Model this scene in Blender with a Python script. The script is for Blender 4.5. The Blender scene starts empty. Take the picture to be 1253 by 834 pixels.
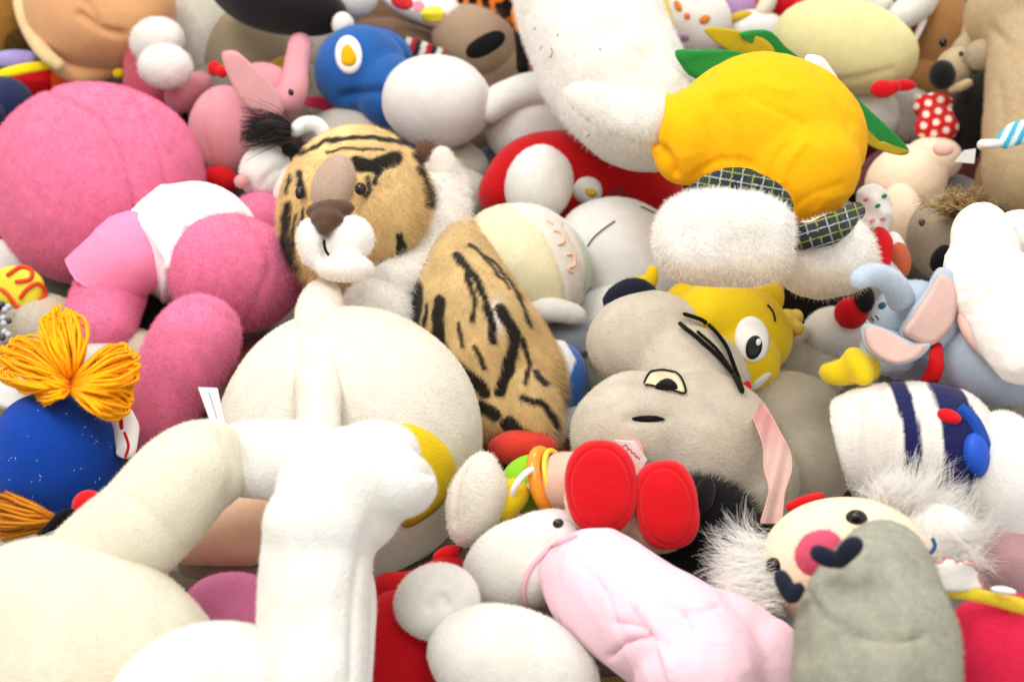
import bpy, bmesh, math, random
import numpy as np
from mathutils import Vector
from mathutils.bvhtree import BVHTree

random.seed(4); RNG = np.random.default_rng(4)
scene = bpy.context.scene
COL = scene.collection

# ------------------------------------------------------------------ camera
PITCH = math.radians(40.0)
FPX = 50.0 / 36.0 * 1253.0                      # focal length in photograph pixels
CR = np.array([1.0, 0.0, 0.0])                  # camera axes: right, up, towards the viewer
CU = np.array([0.0, math.sin(PITCH), math.cos(PITCH)])
CN = np.array([0.0, -math.cos(PITCH), math.sin(PITCH)])
CAM = np.array([0.0, 0.0, 0.15]) + 1.75 * CN
cam_data = bpy.data.cameras.new('camera')
cam = bpy.data.objects.new('camera', cam_data); COL.objects.link(cam)
cam.location = CAM; cam.rotation_euler = (math.pi / 2 - PITCH, 0, 0)
cam_data.lens = 50; cam_data.sensor_width = 36; cam_data.clip_start = 0.05; cam_data.clip_end = 60
cam_data.dof.use_dof = True; cam_data.dof.focus_distance = 1.52; cam_data.dof.aperture_fstop = 4.3
scene.camera = cam

# ------------------------------------------------------------------ light: a bright room, ceiling panels
world = bpy.data.worlds.new('World'); scene.world = world; world.use_nodes = True
bg = world.node_tree.nodes['Background']
bg.inputs[0].default_value = (1.0, 0.955, 0.895, 1); bg.inputs[1].default_value = 0.78
def area(name, loc, target, sx, sy, power, col):
    l = bpy.data.lights.new(name, 'AREA'); l.shape = 'RECTANGLE'; l.size = sx; l.size_y = sy
    l.energy = power; l.color = col
    o = bpy.data.objects.new(name, l); COL.objects.link(o); o.location = loc
    o.rotation_euler = (Vector(target) - Vector(loc)).to_track_quat('-Z', 'Y').to_euler()
area('ceiling_light', (-1.0, -0.25, 2.75), (0, 0.1, 0), 1.3, 0.9, 32, (1, 0.985, 0.95))
area('ceiling_light', (0.5, -1.2, 2.7), (0, 0.1, 0), 0.9, 0.6, 8, (1, 0.985, 0.95))
area('ceiling_light', (0.3, 1.9, 2.7), (0, 0.5, 0), 1.2, 0.6, 22, (1, 0.985, 0.95))
scene.view_settings.view_transform = 'Standard'; scene.view_settings.look = 'None'
scene.view_settings.exposure = 0.44; scene.view_settings.gamma = 1.0
scene.view_settings.use_curve_mapping = False
scene.render.engine = 'CYCLES'
scene.cycles.use_denoising = True
scene.cycles.max_bounces = 6; scene.cycles.diffuse_bounces = 4
scene.cycles.use_adaptive_sampling = False

# ------------------------------------------------------------------ placing helpers
def P(px, py, h):
    """the point at height h on the pile that a photograph pixel looks at"""
    d = CR * ((px - 626.5) / FPX) - CU * ((py - 417.0) / FPX) - CN
    t = (h - CAM[2]) / d[2]
    return CAM + d * t
def S(p):
    """metres per photograph pixel at a point"""
    return float(np.dot(CAM - p, CN)) / FPX
def PX(v):
    """photograph pixels of points"""
    r = v - CAM; z = -(r @ CN)
    return np.stack([626.5 + FPX * (r @ CR) / z, 417.0 - FPX * (r @ CU) / z], 1)

# ------------------------------------------------------------------ noise
def _hash(i, j, k, seed):
    n = (i * 374761393 + j * 668265263 + k * 2147483647 + seed * 144665) & 0x7fffffff
    n = ((n ^ (n >> 13)) * 1274126177) & 0x7fffffff
    n = ((n ^ (n >> 15)) * 2246822519) & 0x7fffffff
    return (n & 0xffffff) / float(0x7fffff) - 1.0
def noise(v, scale, seed=0):
    p = v * scale + 100.0
    i = np.floor(p).astype(np.int64); f = p - i; f = f * f * f * (f * (f * 6 - 15) + 10)
    out = 0
    for dx in (0, 1):
        wx = f[:, 0] if dx else 1 - f[:, 0]
        for dy in (0, 1):
            wy = f[:, 1] if dy else 1 - f[:, 1]
            for dz in (0, 1):
                wz = f[:, 2] if dz else 1 - f[:, 2]
                out = out + wx * wy * wz * _hash(i[:, 0] + dx, i[:, 1] + dy, i[:, 2] + dz, seed)
    return out
def fbm(v, scale, seed=0, oct=3):
    o = 0; a = 1.0
    for k in range(oct):
        o = o + a * noise(v, scale * 2 ** k, seed + k); a *= 0.5
    return o

# ------------------------------------------------------------------ shapes: every builder returns (verts, faces)
_ico = {}
def ico(sub):
    if sub not in _ico:
        bm = bmesh.new(); bmesh.ops.create_icosphere(bm, subdivisions=sub, radius=1.0)
        bm.verts.ensure_lookup_table()
        _ico[sub] = (np.array([v.co[:] for v in bm.verts]), [[v.index for v in f.verts] for f in bm.faces])
        bm.free()
    return _ico[sub]
def E(px, py, h, a, b, c=None, rot=0, n=2.0, sub=None, taper=0.0, tx=0.0, ty=0.0):
    """cushion shape: radii a (across), b (up), c (towards the viewer) in photograph pixels, turned by rot"""
    o = P(px, py, h); s = S(o)
    c = (a + b) * 0.5 if c is None else c
    if sub is None:
        m = max(a, b); sub = 3 if m < 12 else 4 if m < 40 else 5
    v, f = ico(sub); v = v.copy()
    if n != 2.0:
        v = v / (np.abs(v) ** n).sum(1, keepdims=True) ** (1.0 / n)
    if taper:
        v = v * np.stack([1 + taper * v[:, 1], np.ones(len(v)), 1 + taper * v[:, 1]], 1)
    x = v[:, 0:1] * a * s; y = v[:, 1:2] * b * s; z = v[:, 2:3] * c * s
    r = math.radians(rot)
    X = CR * math.cos(r) + CU * math.sin(r); Y = -CR * math.sin(r) + CU * math.cos(r)
    A, B, N = X, Y, CN
    if tx:
        t = math.radians(tx); B, N = B * math.cos(t) + N * math.sin(t), -B * math.sin(t) + N * math.cos(t)
    if ty:
        t = math.radians(ty); A, N = A * math.cos(t) + N * math.sin(t), -A * math.sin(t) + N * math.cos(t)
    return o + x * A + y * B + z * N, f
def spline(pts, n):
    p = np.array(pts, float); m = len(p)
    if m == 2:
        t = np.linspace(0, 1, n)[:, None]; return p[0] * (1 - t) + p[1] * t
    q = np.vstack([2 * p[0] - p[1], p, 2 * p[-1] - p[-2]])
    out = []
    for u in np.linspace(0, m - 1 - 1e-9, n):
        i = int(u); t = u - i
        a, b, c, d = q[i], q[i + 1], q[i + 2], q[i + 3]
        out.append(0.5 * (2 * b + (c - a) * t + (2 * a - 5 * b + 4 * c - d) * t * t + (3 * b - a - 3 * c + d) * t ** 3))
    return np.array(out)
def tube_world(c, r, seg=20, asp=1.0, cap=(1, 1), ref=None):
    """a skinned path: centres c, radii r, rounded ends where cap is 1"""
    c = np.asarray(c, float); r = np.asarray(r, float).copy()
    ref = CN if ref is None else ref
    d = np.vstack([[0], np.cumsum(np.linalg.norm(np.diff(c, axis=0), axis=1))[:, None]])[:, 0]
    L = d[-1]
    if cap[0]:
        k = np.clip((r - d) / np.maximum(r, 1e-9), 0, 1); r = r * np.sqrt(np.maximum(1 - k * k, 1e-4))
    if cap[1]:
        k = np.clip((r - (L - d)) / np.maximum(r, 1e-9), 0, 1); r = r * np.sqrt(np.maximum(1 - k * k, 1e-4))
    t = np.gradient(c, axis=0); t /= np.linalg.norm(t, axis=1, keepdims=True) + 1e-12
    b1 = ref - (t @ ref)[:, None] * t; b1 /= np.linalg.norm(b1, axis=1, keepdims=True) + 1e-9
    b2 = np.cross(t, b1)
    an = np.linspace(0, 2 * math.pi, seg, endpoint=False)
    v = (c[:, None, :] + (r[:, None] * np.cos(an))[..., None] * b2[:, None, :]
         + (asp * r[:, None] * np.sin(an))[..., None] * b1[:, None, :]).reshape(-1, 3)
    f = []
    m = len(c)
    for i in range(m - 1):
        for j in range(seg):
            k = (j + 1) % seg
            f.append([i * seg + j, (i + 1) * seg + j, (i + 1) * seg + k, i * seg + k])
    v = np.vstack([v, c[0], c[-1]])
    for j in range(seg):
        k = (j + 1) % seg
        f.append([m * seg, j, k]); f.append([m * seg + 1, (m - 1) * seg + k, (m - 1) * seg + j])
    return v, f
def T(pts, asp=1.0, seg=32, n=40, cap=(1, 1)):
    """soft limb along (px, py, height, radius in pixels) points"""
    w = []
    for px, py, h, r in pts:
        o = P(px, py, h); w.append(np.append(o, r * S(o)))
    q = spline(w, n)
    # denser near the rounded ends
    u = np.linspace(0, 1, n); u = 0.5 * u + 0.5 * (0.5 - 0.5 * np.cos(math.pi * u))
    x = np.linspace(0, 1, n)
    q = np.stack([np.interp(u, x, q[:, k]) for k in range(4)], 1)
    return tube_world(q[:, :3], np.maximum(q[:, 3], 1e-4), seg, asp, cap)
def join(*gs):
    V = []; F = []; o = 0
    for v, f in gs:
        V.append(v); F += [[i + o for i in x] for x in f]; o += len(v)
    return np.vstack(V), F
def shift(g, d):
    return g[0] + np.asarray(d), g[1]
def fuse(gs, voxel=0.005, smooth=10):
    """one sewn skin over several cushions"""
    v, f = join(*gs)
    me = bpy.data.meshes.new('tmp'); me.from_pydata(v.tolist(), [], f); me.update()
    ob = bpy.data.objects.new('tmp', me); COL.objects.link(ob)
    m = ob.modifiers.new('r', 'REMESH'); m.mode = 'VOXEL'; m.voxel_size = voxel
    m = ob.modifiers.new('s', 'SMOOTH'); m.factor = 0.5; m.iterations = smooth
    ev = ob.evaluated_get(bpy.context.evaluated_depsgraph_get()); e = ev.to_mesh()
    vv = np.empty(len(e.vertices) * 3); e.vertices.foreach_get('co', vv)
    li = np.empty(len(e.loops), np.int64); e.loops.foreach_get('vertex_index', li)
    ff = [li[p.loop_start:p.loop_start + p.loop_total].tolist() for p in e.polygons]
    ev.to_mesh_clear(); bpy.data.objects.remove(ob); bpy.data.meshes.remove(me)
    return vv.reshape(-1, 3), ff
def normals(v, f):
    n = np.zeros_like(v)
    by = {}
    for x in f: by.setdefault(len(x), []).append(x)
    for k, x in by.items():
        x = np.array(x); a = v[x[:, 0]]
        fn = np.cross(v[x[:, 1]] - a, v[x[:, 2]] - a)
        if k > 3: fn = fn + np.cross(v[x[:, 2]] - a, v[x[:, 3]] - a)
        for j in range(k): np.add.at(n, x[:, j], fn)
    return n / (np.linalg.norm(n, axis=1, keepdims=True) + 1e-12)
def lumpy(g, amp=0.003, scale=14, seed=0, oct=2):
    """uneven stuffing"""
    v, f = g
    return v + normals(v, f) * (amp * fbm(v, scale, seed, oct) + 1.4 * amp * noise(v, 6.5, seed + 31))[:, None], f
def folds(g, amp=0.004, scale=30, dirn=(1, 0, 0), stretch=0.2, seed=0):
    """cloth creases running along dirn (camera frame: right, up, towards)"""
    v, f = g
    d = CR * dirn[0] + CU * dirn[1] + CN * dirn[2]; d = d / np.linalg.norm(d)
    q = v - (v @ d)[:, None] * d * (1 - stretch)
    w = noise(q, scale, seed) * 0.7 + noise(v, scale * 0.5, seed + 9) * 0.5
    r = (1 - np.abs(w)) ** 4
    return v + normals(v, f) * (amp * (r - 0.35))[:, None], f
def crease(g, lines, depth=0.004, width=5.0):
    """sewn-in seams and folds: grooves along pixel polylines on the visible side; negative depth gives a ridge"""
    v, f = g
    n = normals(v, f); q = PX(v); out = v.copy()
    front = np.clip((n @ CN) * 3 + 0.5, 0, 1)
    for ln in lines:
        w = width; dp = depth
        if isinstance(ln, tuple): ln, w, dp = ln
        p = spline(ln, max(12, len(ln) * 8))
        dist = seg_dist(q, p)
        out -= n * (dp * np.exp(-(dist / w) ** 2) * front)[:, None]
    return out, f
def seg_dist(q, p):
    best = np.full(len(q), 1e9)
    for a, b in zip(p[:-1, :2], p[1:, :2]):
        ab = b - a; t = np.clip(((q - a) @ ab) / (ab @ ab + 1e-12), 0, 1)
        best = np.minimum(best, np.linalg.norm(q - a - t[:, None] * ab, axis=1))
    return best
def bvh(*gs):
    v, f = join(*gs) if len(gs) > 1 else gs[0]
    return BVHTree.FromPolygons([tuple(x) for x in v], f)
def hit(tree, px, py):
    d = CR * ((px - 626.5) / FPX) - CU * ((py - 417.0) / FPX) - CN
    d = Vector(d).normalized()
    loc, nor, idx, dist = tree.ray_cast(Vector(CAM), d)
    if loc is None:
        # nearest place on the skin to the look line
        q = Vector(CAM) + d * 1.7
        for _ in range(6):
            loc, nor, idx, dist = tree.find_nearest(q)
            q = Vector(CAM) + d * (loc - Vector(CAM)).dot(d)
    if nor.dot(d) > 0: nor = -nor
    return np.array(loc), np.array(nor)
def patch(tree, outline, thick=0.003, rings=5, n=48, dome=0.0, smooth=True):
    """a sewn-on piece of cloth: an outline laid over the skin below it, with its own thickness"""
    o = np.array(outline, float)
    if smooth:
        oc = np.vstack([o, o[:1]]); q = np.vstack([o[-1:], oc, o[1:2]]); pts = []
        m = len(o)
        for u in np.linspace(0, m - 1e-6, n, endpoint=False):
            i = int(u); t = u - i
            a, b, c, d = q[i], q[i + 1], q[i + 2], q[i + 3]
            pts.append(0.5 * (2 * b + (c - a) * t + (2 * a - 5 * b + 4 * c - d) * t * t + (3 * b - a - 3 * c + d) * t ** 3))
        o = np.array(pts)
    n = len(o); c = o.mean(0); V = []
    ks = list(np.linspace(0, 1, rings + 1)[1:])
    l, nn = hit(tree, *c); V.append(l + nn * (thick + dome))
    for k in ks:
        for p in o:
            l, nn = hit(tree, *(c + (p - c) * k))
            V.append(l + nn * (thick * (1 - 0.35 * (k > 0.99)) + dome * (1 - k * k)))
    for p in o:
        l, nn = hit(tree, *(c + (p - c) * 1.005)); V.append(l - nn * 0.004)
    F = [[0, 1 + j, 1 + (j + 1) % n] for j in range(n)]
    for r in range(rings):
        a = 1 + r * n; b = a + n
        for j in range(n):
            k = (j + 1) % n; F.append([a + j, b + j, b + k, a + k])
    V = np.array(V)
    nrm = normals(V, F)
    if (nrm[1:1 + n] @ CN).mean() < 0: F = [x[::-1] for x in F]
    return V, F
def oval(cx, cy, a, b, rot=0, n=12):
    r = math.radians(rot); out = []
    for k in range(n):
        t = -2 * math.pi * k / n; x = a * math.cos(t); y = b * math.sin(t)
        out.append((cx + x * math.cos(r) - y * math.sin(r), cy - x * math.sin(r) - y * math.cos(r)))
    return out
def thread(tree, line, r=1.5, lift=0.3, n=30, asp=0.7, taper=False):
    """embroidered or drawn line on the skin; r in pixels"""
    p = spline(line, n); c = []; rr = []
    for q in p:
        l, nn = hit(tree, q[0], q[1]); s = S(l); c.append(l + nn * r * s * lift); rr.append(r * s)
    rr = np.array(rr)
    if taper: rr = rr * (0.35 + 0.65 * np.sin(np.linspace(0.15, math.pi - 0.15, n)))
    return tube_world(np.array(c), rr, 8, asp)
def band(tree, line, half, thick=0.003, n=40, m=7):
    """a strip of cloth laid along a line on the skin; half = half width in pixels (number or list)"""
    p = spline(line, n); t = np.gradient(p, axis=0); t /= np.linalg.norm(t, axis=1, keepdims=True)
    s = np.stack([-t[:, 1], t[:, 0]], 1)
    hw = np.interp(np.linspace(0, 1, n), np.linspace(0, 1, len(half)), half) if isinstance(half, (list, tuple)) else np.full(n, half)
    V = []
    for i in range(n):
        for j in range(m):
            u = -1 + 2 * j / (m - 1)
            l, nn = hit(tree, *(p[i] + s[i] * hw[i] * u))
            edge = (j in (0, m - 1)) or (i in (0, n - 1))
            V.append(l + nn * (-0.003 if edge else thick))
    F = [[i * m + j, (i + 1) * m + j, (i + 1) * m + j + 1, i * m + j + 1] for i in range(n - 1) for j in range(m - 1)]
    V = np.array(V)
    if (normals(V, F) @ CN).mean() < 0: F = [x[::-1] for x in F]
    return V, F
def slab(outline, h, thick=0.004, bend=0.0, tilt=(0, 0), n=40, rings=5, wave=0.0, seed=1, smooth=True):
    """a loose felt piece with two faces; outline in pixels, lying at height h, tilted (right, up) and bent"""
    o = np.array(outline, float)
    if smooth:
        oc = np.vstack([o, o[:1]]); q = np.vstack([o[-1:], oc, o[1:2]]); pts = []; m = len(o)
        for u in np.linspace(0, m - 1e-6, n, endpoint=False):
            i = int(u); t = u - i
            a, b, c, d = q[i], q[i + 1], q[i + 2], q[i + 3]
            pts.append(0.5 * (2 * b + (c - a) * t + (2 * a - 5 * b + 4 * c - d) * t * t + (3 * b - a - 3 * c + d) * t ** 3))
        o = np.array(pts)
    n = len(o); c = o.mean(0); base = P(c[0], c[1], h); s = S(base)
    def at(p):
        x = (p[0] - c[0]) * s; y = -(p[1] - c[1]) * s
        z = tilt[0] * x + tilt[1] * y + bend * (x * x + y * y) / 0.05
        # stays under its pixel however far it leans
        d = CR * ((p[0] - 626.5) / FPX) - CU * ((p[1] - 417.0) / FPX) - CN
        dep = -(base - CAM) @ CN - z
        return CAM + d * dep
    rows = [[at(c)]] + [[at(c + (p - c) * k) for p in o] for k in np.linspace(0, 1, rings + 1)[1:]]
    top = np.vstack([np.array(r) for r in rows])
    if wave: top = top + CN * (wave * noise(top, 25, seed))[:, None]
    F = [[0, 1 + j, 1 + (j + 1) % n] for j in range(n)]
    for r in range(rings - 1):
        a = 1 + r * n; b = a + n
        for j in range(n):
            k = (j + 1) % n; F.append([a + j, b + j, b + k, a + k])
    nr = normals(top, F)
    if (nr @ CN).mean() < 0: F = [x[::-1] for x in F]; nr = -nr
    V = np.vstack([top + nr * thick / 2, top - nr * thick / 2]); m = len(top)
    G = F + [[i + m for i in x[::-1]] for x in F]
    a = 1 + (rings - 1) * n
    for j in range(n):
        k = (j + 1) % n; G.append([a + j, a + k, a + k + m, a + j + m])
    return V, G
def clump(guides, per, wide, tip, seed=1):
    """hairs gathered in locks: per hairs round each guide line, spread wide at mid length, closing towards the tip"""
    rg = np.random.default_rng(seed); out = []
    for g_ in guides:
        m = len(g_); u = np.linspace(0, 1, m)[:, None]
        for k in range(per):
            a = rg.normal(0, 1, 3); b = rg.normal(0, 1, 3); e = rg.uniform(.6, 1.0)
            q = g_ + a * wide * (1 - u * .6) + b * tip * u * u + rg.normal(0, .25, 3) * wide * np.sin(u * rg.uniform(3, 8))
            kk = max(4, int(m * e)); out.append(q[:kk])
    return out
def strands(lines, r0, r1=None, seg=3):
    """hairs or yarn: list of (k,3) centre lines"""
    V = []; F = []; o = 0
    for i, c in enumerate(lines):
        r = np.linspace(r0, r0 if r1 is None else r1, len(c))
        v, f = tube_world(c, r, seg, 1.0, (0, 0)); V.append(v); F += [[j + o for j in x] for x in f]; o += len(v)
    return np.vstack(V), F

# ------------------------------------------------------------------ materials
def C(hexs, k=1.0):
    h = hexs.lstrip('#'); o = []
    for i in (0, 2, 4):
        c = int(h[i:i + 2], 16) / 255.0
        o.append((c / 12.92 if c <= 0.04045 else ((c + 0.055) / 1.055) ** 2.4) * k)
    return o
MATS = {}
def mat(name, col, kind='plush', mottle=None):
    """plush / felt / cloth / gloss: base colour with faint mottling, pile relief and sheen"""
    if name in MATS: return MATS[name]
    m = bpy.data.materials.new(name); m.use_nodes = True; nt = m.node_tree; nd = nt.nodes; L = nt.links
    b = nd['Principled BSDF']
    tc = nd.new('ShaderNodeTexCoord')
    if col == 'attr':
        at = nd.new('ShaderNodeAttribute'); at.attribute_name = 'col'; src = at.outputs['Color']
    else:
        rgb = nd.new('ShaderNodeRGB'); rgb.outputs[0].default_value = (*col, 1); src = rgb.outputs[0]
    amt = {'plush': 0.09, 'felt': 0.08, 'cloth': 0.05, 'gloss': 0.0, 'nylon': 0.03, 'velour': 0.08}[kind] if mottle is None else mottle
    n1 = nd.new('ShaderNodeTexNoise'); n1.inputs['Scale'].default_value = 45; n1.inputs['Detail'].default_value = 6
    n1.inputs['Roughness'].default_value = 0.7
    L.new(tc.outputs['Object'], n1.inputs['Vector'])
    mr = nd.new('ShaderNodeMapRange'); mr.inputs[1].default_value = 0.3; mr.inputs[2].default_value = 0.7
    mr.inputs[3].default_value = 1 - amt; mr.inputs[4].default_value = 1 + amt * 0.6
    L.new(n1.outputs['Fac'], mr.inputs[0])
    mx = nd.new('ShaderNodeVectorMath'); mx.operation = 'SCALE'
    L.new(src, mx.inputs[0]); L.new(mr.outputs[0], mx.inputs['Scale'])
    out = mx.outputs[0]
    if kind in ('plush', 'velour', 'felt'):
        # handled cloth: faint yellowed patches, and each fibre a little lighter or darker than its neighbour
        n3 = nd.new('ShaderNodeTexNoise'); n3.inputs['Scale'].default_value = 11; n3.inputs['Detail'].default_value = 4
        L.new(tc.outputs['Object'], n3.inputs['Vector'])
        m3 = nd.new('ShaderNodeMapRange'); m3.inputs[1].default_value = 0.48; m3.inputs[2].default_value = 0.72
        m3.inputs[3].default_value = 0.0; m3.inputs[4].default_value = 0.7
        L.new(n3.outputs['Fac'], m3.inputs[0])
        mm = nd.new('ShaderNodeMix'); mm.data_type = 'RGBA'; mm.blend_type = 'MULTIPLY'
        L.new(m3.outputs[0], mm.inputs['Factor']); L.new(out, mm.inputs['A']); mm.inputs['B'].default_value = (0.95, 0.89, 0.80, 1)
        hi = nd.new('ShaderNodeHairInfo'); m4 = nd.new('ShaderNodeMapRange')
        m4.inputs[3].default_value = 0.82; m4.inputs[4].default_value = 1.2
        L.new(hi.outputs['Random'], m4.inputs[0])
        m5 = nd.new('ShaderNodeVectorMath'); m5.operation = 'SCALE'
        L.new(mm.outputs['Result'], m5.inputs[0]); L.new(m4.outputs[0], m5.inputs['Scale']); out = m5.outputs[0]
    L.new(out, b.inputs['Base Color'])
    b.inputs['Roughness'].default_value = 0.22 if kind == 'gloss' else 0.5 if kind == 'nylon' else 0.85
    b.inputs['Specular IOR Level'].default_value = 0.5 if kind == 'gloss' else 0.3 if kind == 'nylon' else 0.12
    if kind not in ('gloss', 'nylon'):
        b.inputs['Sheen Weight'].default_value = {'plush': 0.25, 'felt': 0.2, 'cloth': 0.1, 'velour': 0.45}[kind]
        b.inputs['Sheen Roughness'].default_value = 0.5
        lum = col if col != 'attr' else (0.6, 0.5, 0.4)
        b.inputs['Sheen Tint'].default_value = (*[min(1, 0.4 + 0.6 * x ** 0.5) for x in lum], 1)
        n2 = nd.new('ShaderNodeTexNoise')
        n2.inputs['Scale'].default_value = {'plush': 330, 'felt': 420, 'cloth': 700, 'velour': 500}[kind]
        n2.inputs['Detail'].default_value = 3
        L.new(tc.outputs['Object'], n2.inputs['Vector'])
        bp = nd.new('ShaderNodeBump'); bp.inputs['Strength'].default_value = {'plush': 0.45, 'felt': 0.35, 'cloth': 0.2, 'velour': 0.3}[kind]
        bp.inputs['Distance'].default_value = 0.0025
        L.new(n2.outputs['Fac'], bp.inputs['Height']); L.new(bp.outputs[0], b.inputs['Normal'])
        if kind == 'cloth':
            n4 = nd.new('ShaderNodeTexNoise'); n4.inputs['Scale'].default_value = 38; n4.inputs['Detail'].default_value = 5
            n4.inputs['Distortion'].default_value = 0.6
            L.new(tc.outputs['Object'], n4.inputs['Vector'])
            b2 = nd.new('ShaderNodeBump'); b2.inputs['Strength'].default_value = 0.35; b2.inputs['Distance'].default_value = 0.006
            L.new(n4.outputs['Fac'], b2.inputs['Height']); L.new(b2.outputs[0], bp.inputs['Normal'])
    MATS[name] = m
    return m

# ------------------------------------------------------------------ things and parts
def thing(name, label, cat, px, py, group=None):
    o = bpy.data.objects.new(name, None); COL.objects.link(o); o.empty_display_size = 0.02
    b = P(px, py, 0.0); o.location = b; o['label'] = label; o['category'] = cat
    if group: o['group'] = group
    return o
FURS = []
def part(name, g, m, parent, fur=None, col=None, label=None, flat=False):
    """one mesh object; col(verts, pixels, normals) gives the cloth's own colour pattern; fur = (length mm, hairs per cm2, comb, curl)"""
    v, f = g
    base = np.array(parent.location if parent.type == 'EMPTY' else parent['_b']) if parent else np.zeros(3)
    me = bpy.data.meshes.new(name); me.from_pydata((v - base).tolist(), [], f); me.update()
    if not flat: me.polygons.foreach_set('use_smooth', np.ones(len(me.polygons), bool))
    ob = bpy.data.objects.new(name, me); COL.objects.link(ob)
    ob['_b'] = [float(x) for x in base]
    if parent: ob.parent = parent
    if label: ob['label'] = label
    if col is not None:
        c = np.clip(col(v, PX(v), normals(v, f)), 0, 1)
        li = np.empty(len(me.loops), np.int64); me.loops.foreach_get('vertex_index', li)
        ca = me.color_attributes.new('col', 'BYTE_COLOR', 'CORNER')
        ca.data.foreach_set('color', np.hstack([c[li], np.ones((len(li), 1))]).ravel())
    me.materials.append(m)
    if fur: FURS.append((ob, fur, v, f))
    return ob
def grow_fur(scale=1.0):
    for ob, fur, v, f in FURS:
        ln, dens, comb, curl = list(fur) + [(0, 0, 0), 0.35][len(fur) - 2:]
        n = normals(v, f)
        tri = np.array([x[:3] for x in f]); quad = len(f[0]) == 4
        ar = np.linalg.norm(np.cross(v[tri[:, 1]] - v[tri[:, 0]], v[tri[:, 2]] - v[tri[:, 0]]), axis=1) * (1.0 if quad else 0.5)
        w = np.clip(n[:, 2] * 2.5 + 1.6, 0, 1)           # nothing grows where the toy is pressed on the ones below
        share = float((ar * w[tri[:, 0]]).sum() / max(ar.sum(), 1e-9))
        count = int(ar.sum() * 1e4 * dens * share * scale)
        if count < 10: continue
        vg = ob.vertex_groups.new(name='pile')
        lv = np.round(w * 4) / 4
        for q in (0.25, 0.5, 0.75, 1.0):
            idx = np.nonzero(lv == q)[0]
            if len(idx): vg.add(idx.tolist(), q, 'REPLACE')
        md = ob.modifiers.new('pile', 'PARTICLE_SYSTEM'); ps = md.particle_system; st = ps.settings
        ps.seed = len(ob.name) + count % 97
        st.type = 'HAIR'; st.count = count; st.emit_from = 'FACE'; st.use_emit_random = True; st.use_even_distribution = True
        ps.vertex_group_density = 'pile'
        st.use_advanced_hair = True
        st.hair_step = 3; st.render_step = 2; st.display_step = 2
        L = ln * 0.001
        st.hair_length = L
        st.normal_factor = L / 4 * 0.8
        st.factor_random = L / 4 * curl
        st.object_align_factor = tuple(L / 4 * np.array(CR * comb[0] + CU * comb[1] + CN * comb[2]))
        st.length_random = 0.5
        st.root_radius = 1.0; st.tip_radius = 0.35; st.radius_scale = 0.0002 if ln < 3.6 else 0.00026
        st.material = 1
        for at in ('use_hair_bspline',):
            setattr(st, at, False)
def clean():
    for o in COL.objects:
        if '_b' in o: del o['_b']

# ------------------------------------------------------------------ floor under the pile
fl = bpy.data.meshes.new('floor')
fl.from_pydata([(-4, -4, 0), (4, -4, 0), (4, 6, 0), (-4, 6, 0)], [], [[0, 1, 2, 3]])
flo = bpy.data.objects.new('floor', fl); COL.objects.link(flo); flo['kind'] = 'structure'
fl.materials.append(mat('floor_carpet', C('#2b2725'), 'felt'))  # dark base colour stands in for the shade in the gaps between toys

# ------------------------------------------------------------------ the tiger
def paint(strokes, base, dark, soft=2.5, seed=3, blotch=None):
    def fn(v, q, n):
        q2 = q + np.stack([noise(v, 90, seed), noise(v, 90, seed + 5)], 1) * 2.2
        c = np.tile(np.array(base), (len(v), 1)) * (1 + 0.16 * fbm(v, 35, 8))[:, None]
        if blotch: c = blotch(c, v, q2, n)
        for ln, w in strokes:
            p = spline(ln, max(14, 8 * len(ln))); d = seg_dist(q2, p)
            u = np.linspace(0, 1, len(p))
            k = np.clip((w * 1.22 - d) / soft + 0.5, 0, 1)[:, None]
            c = c * (1 - k) + np.array(dark) * .6 * k
        return c
    return fn
GOLD = np.array(C('#e8c68a')); DARK = np.array(C('#2a2118')); WHT = np.array(C('#f6f0e8'))
t = thing('tiger_plush', 'sitting golden tiger plush with black stripes and white muzzle', 'plush tiger', 560, 480)
TM = mat('tiger_fur', 'attr'); WF = mat('white_fur', C('#f4efe8'))
skull = fuse([E(437, 262, .275, 95, 109, 85), E(450, 205, .315, 62, 36, 45),
              E(395, 250, .30, 42, 60, 52)], .0032, 6)
cheek = lumpy(E(480, 266, .312, 44, 64, 46, rot=-8, sub=6), .003, 16)
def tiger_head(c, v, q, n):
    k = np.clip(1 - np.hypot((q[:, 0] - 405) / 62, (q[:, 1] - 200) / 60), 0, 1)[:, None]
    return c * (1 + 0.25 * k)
head_str = [([(368, 188), (398, 174), (440, 168), (488, 173), (528, 188)], 2.6), ([(434, 199), (458, 202), (484, 195)], 8),
            ([(466, 208), (458, 224)], 3), ([(352, 250), (350, 295), (360, 335), (380, 352)], 4.5), ([(366, 212), (370, 238)], 3.5),
            ([(514, 208), (521, 228), (526, 250)], 4),
            ([(362, 262), (358, 300), (368, 330)], 2), ([(448, 218), (452, 232), (446, 240)], 2.5), ([(400, 186), (430, 181), (470, 184)], 1.6),
            ([(356, 215), (350, 235)], 2), ([(505, 190), (515, 200)], 2.4), ([(372, 255), (368, 275)], 1.8)]
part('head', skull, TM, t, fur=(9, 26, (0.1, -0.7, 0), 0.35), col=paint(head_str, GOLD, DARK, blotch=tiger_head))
part('cheek', cheek, TM, t, fur=(10, 30, (.1, -.2, 0), .5), col=paint(head_str + [([(488, 290), (491, 310), (483, 323), (466, 327)], 5)], GOLD * .86, DARK))
part('nose_bridge', E(410, 226, .345, 26, 37, 26, rot=-14, n=2.2, taper=-.12), mat('taupe_velour', C('#c9b0a0'), 'velour'), t, fur=(3.5, 34, (0, .3, 0)))
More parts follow.
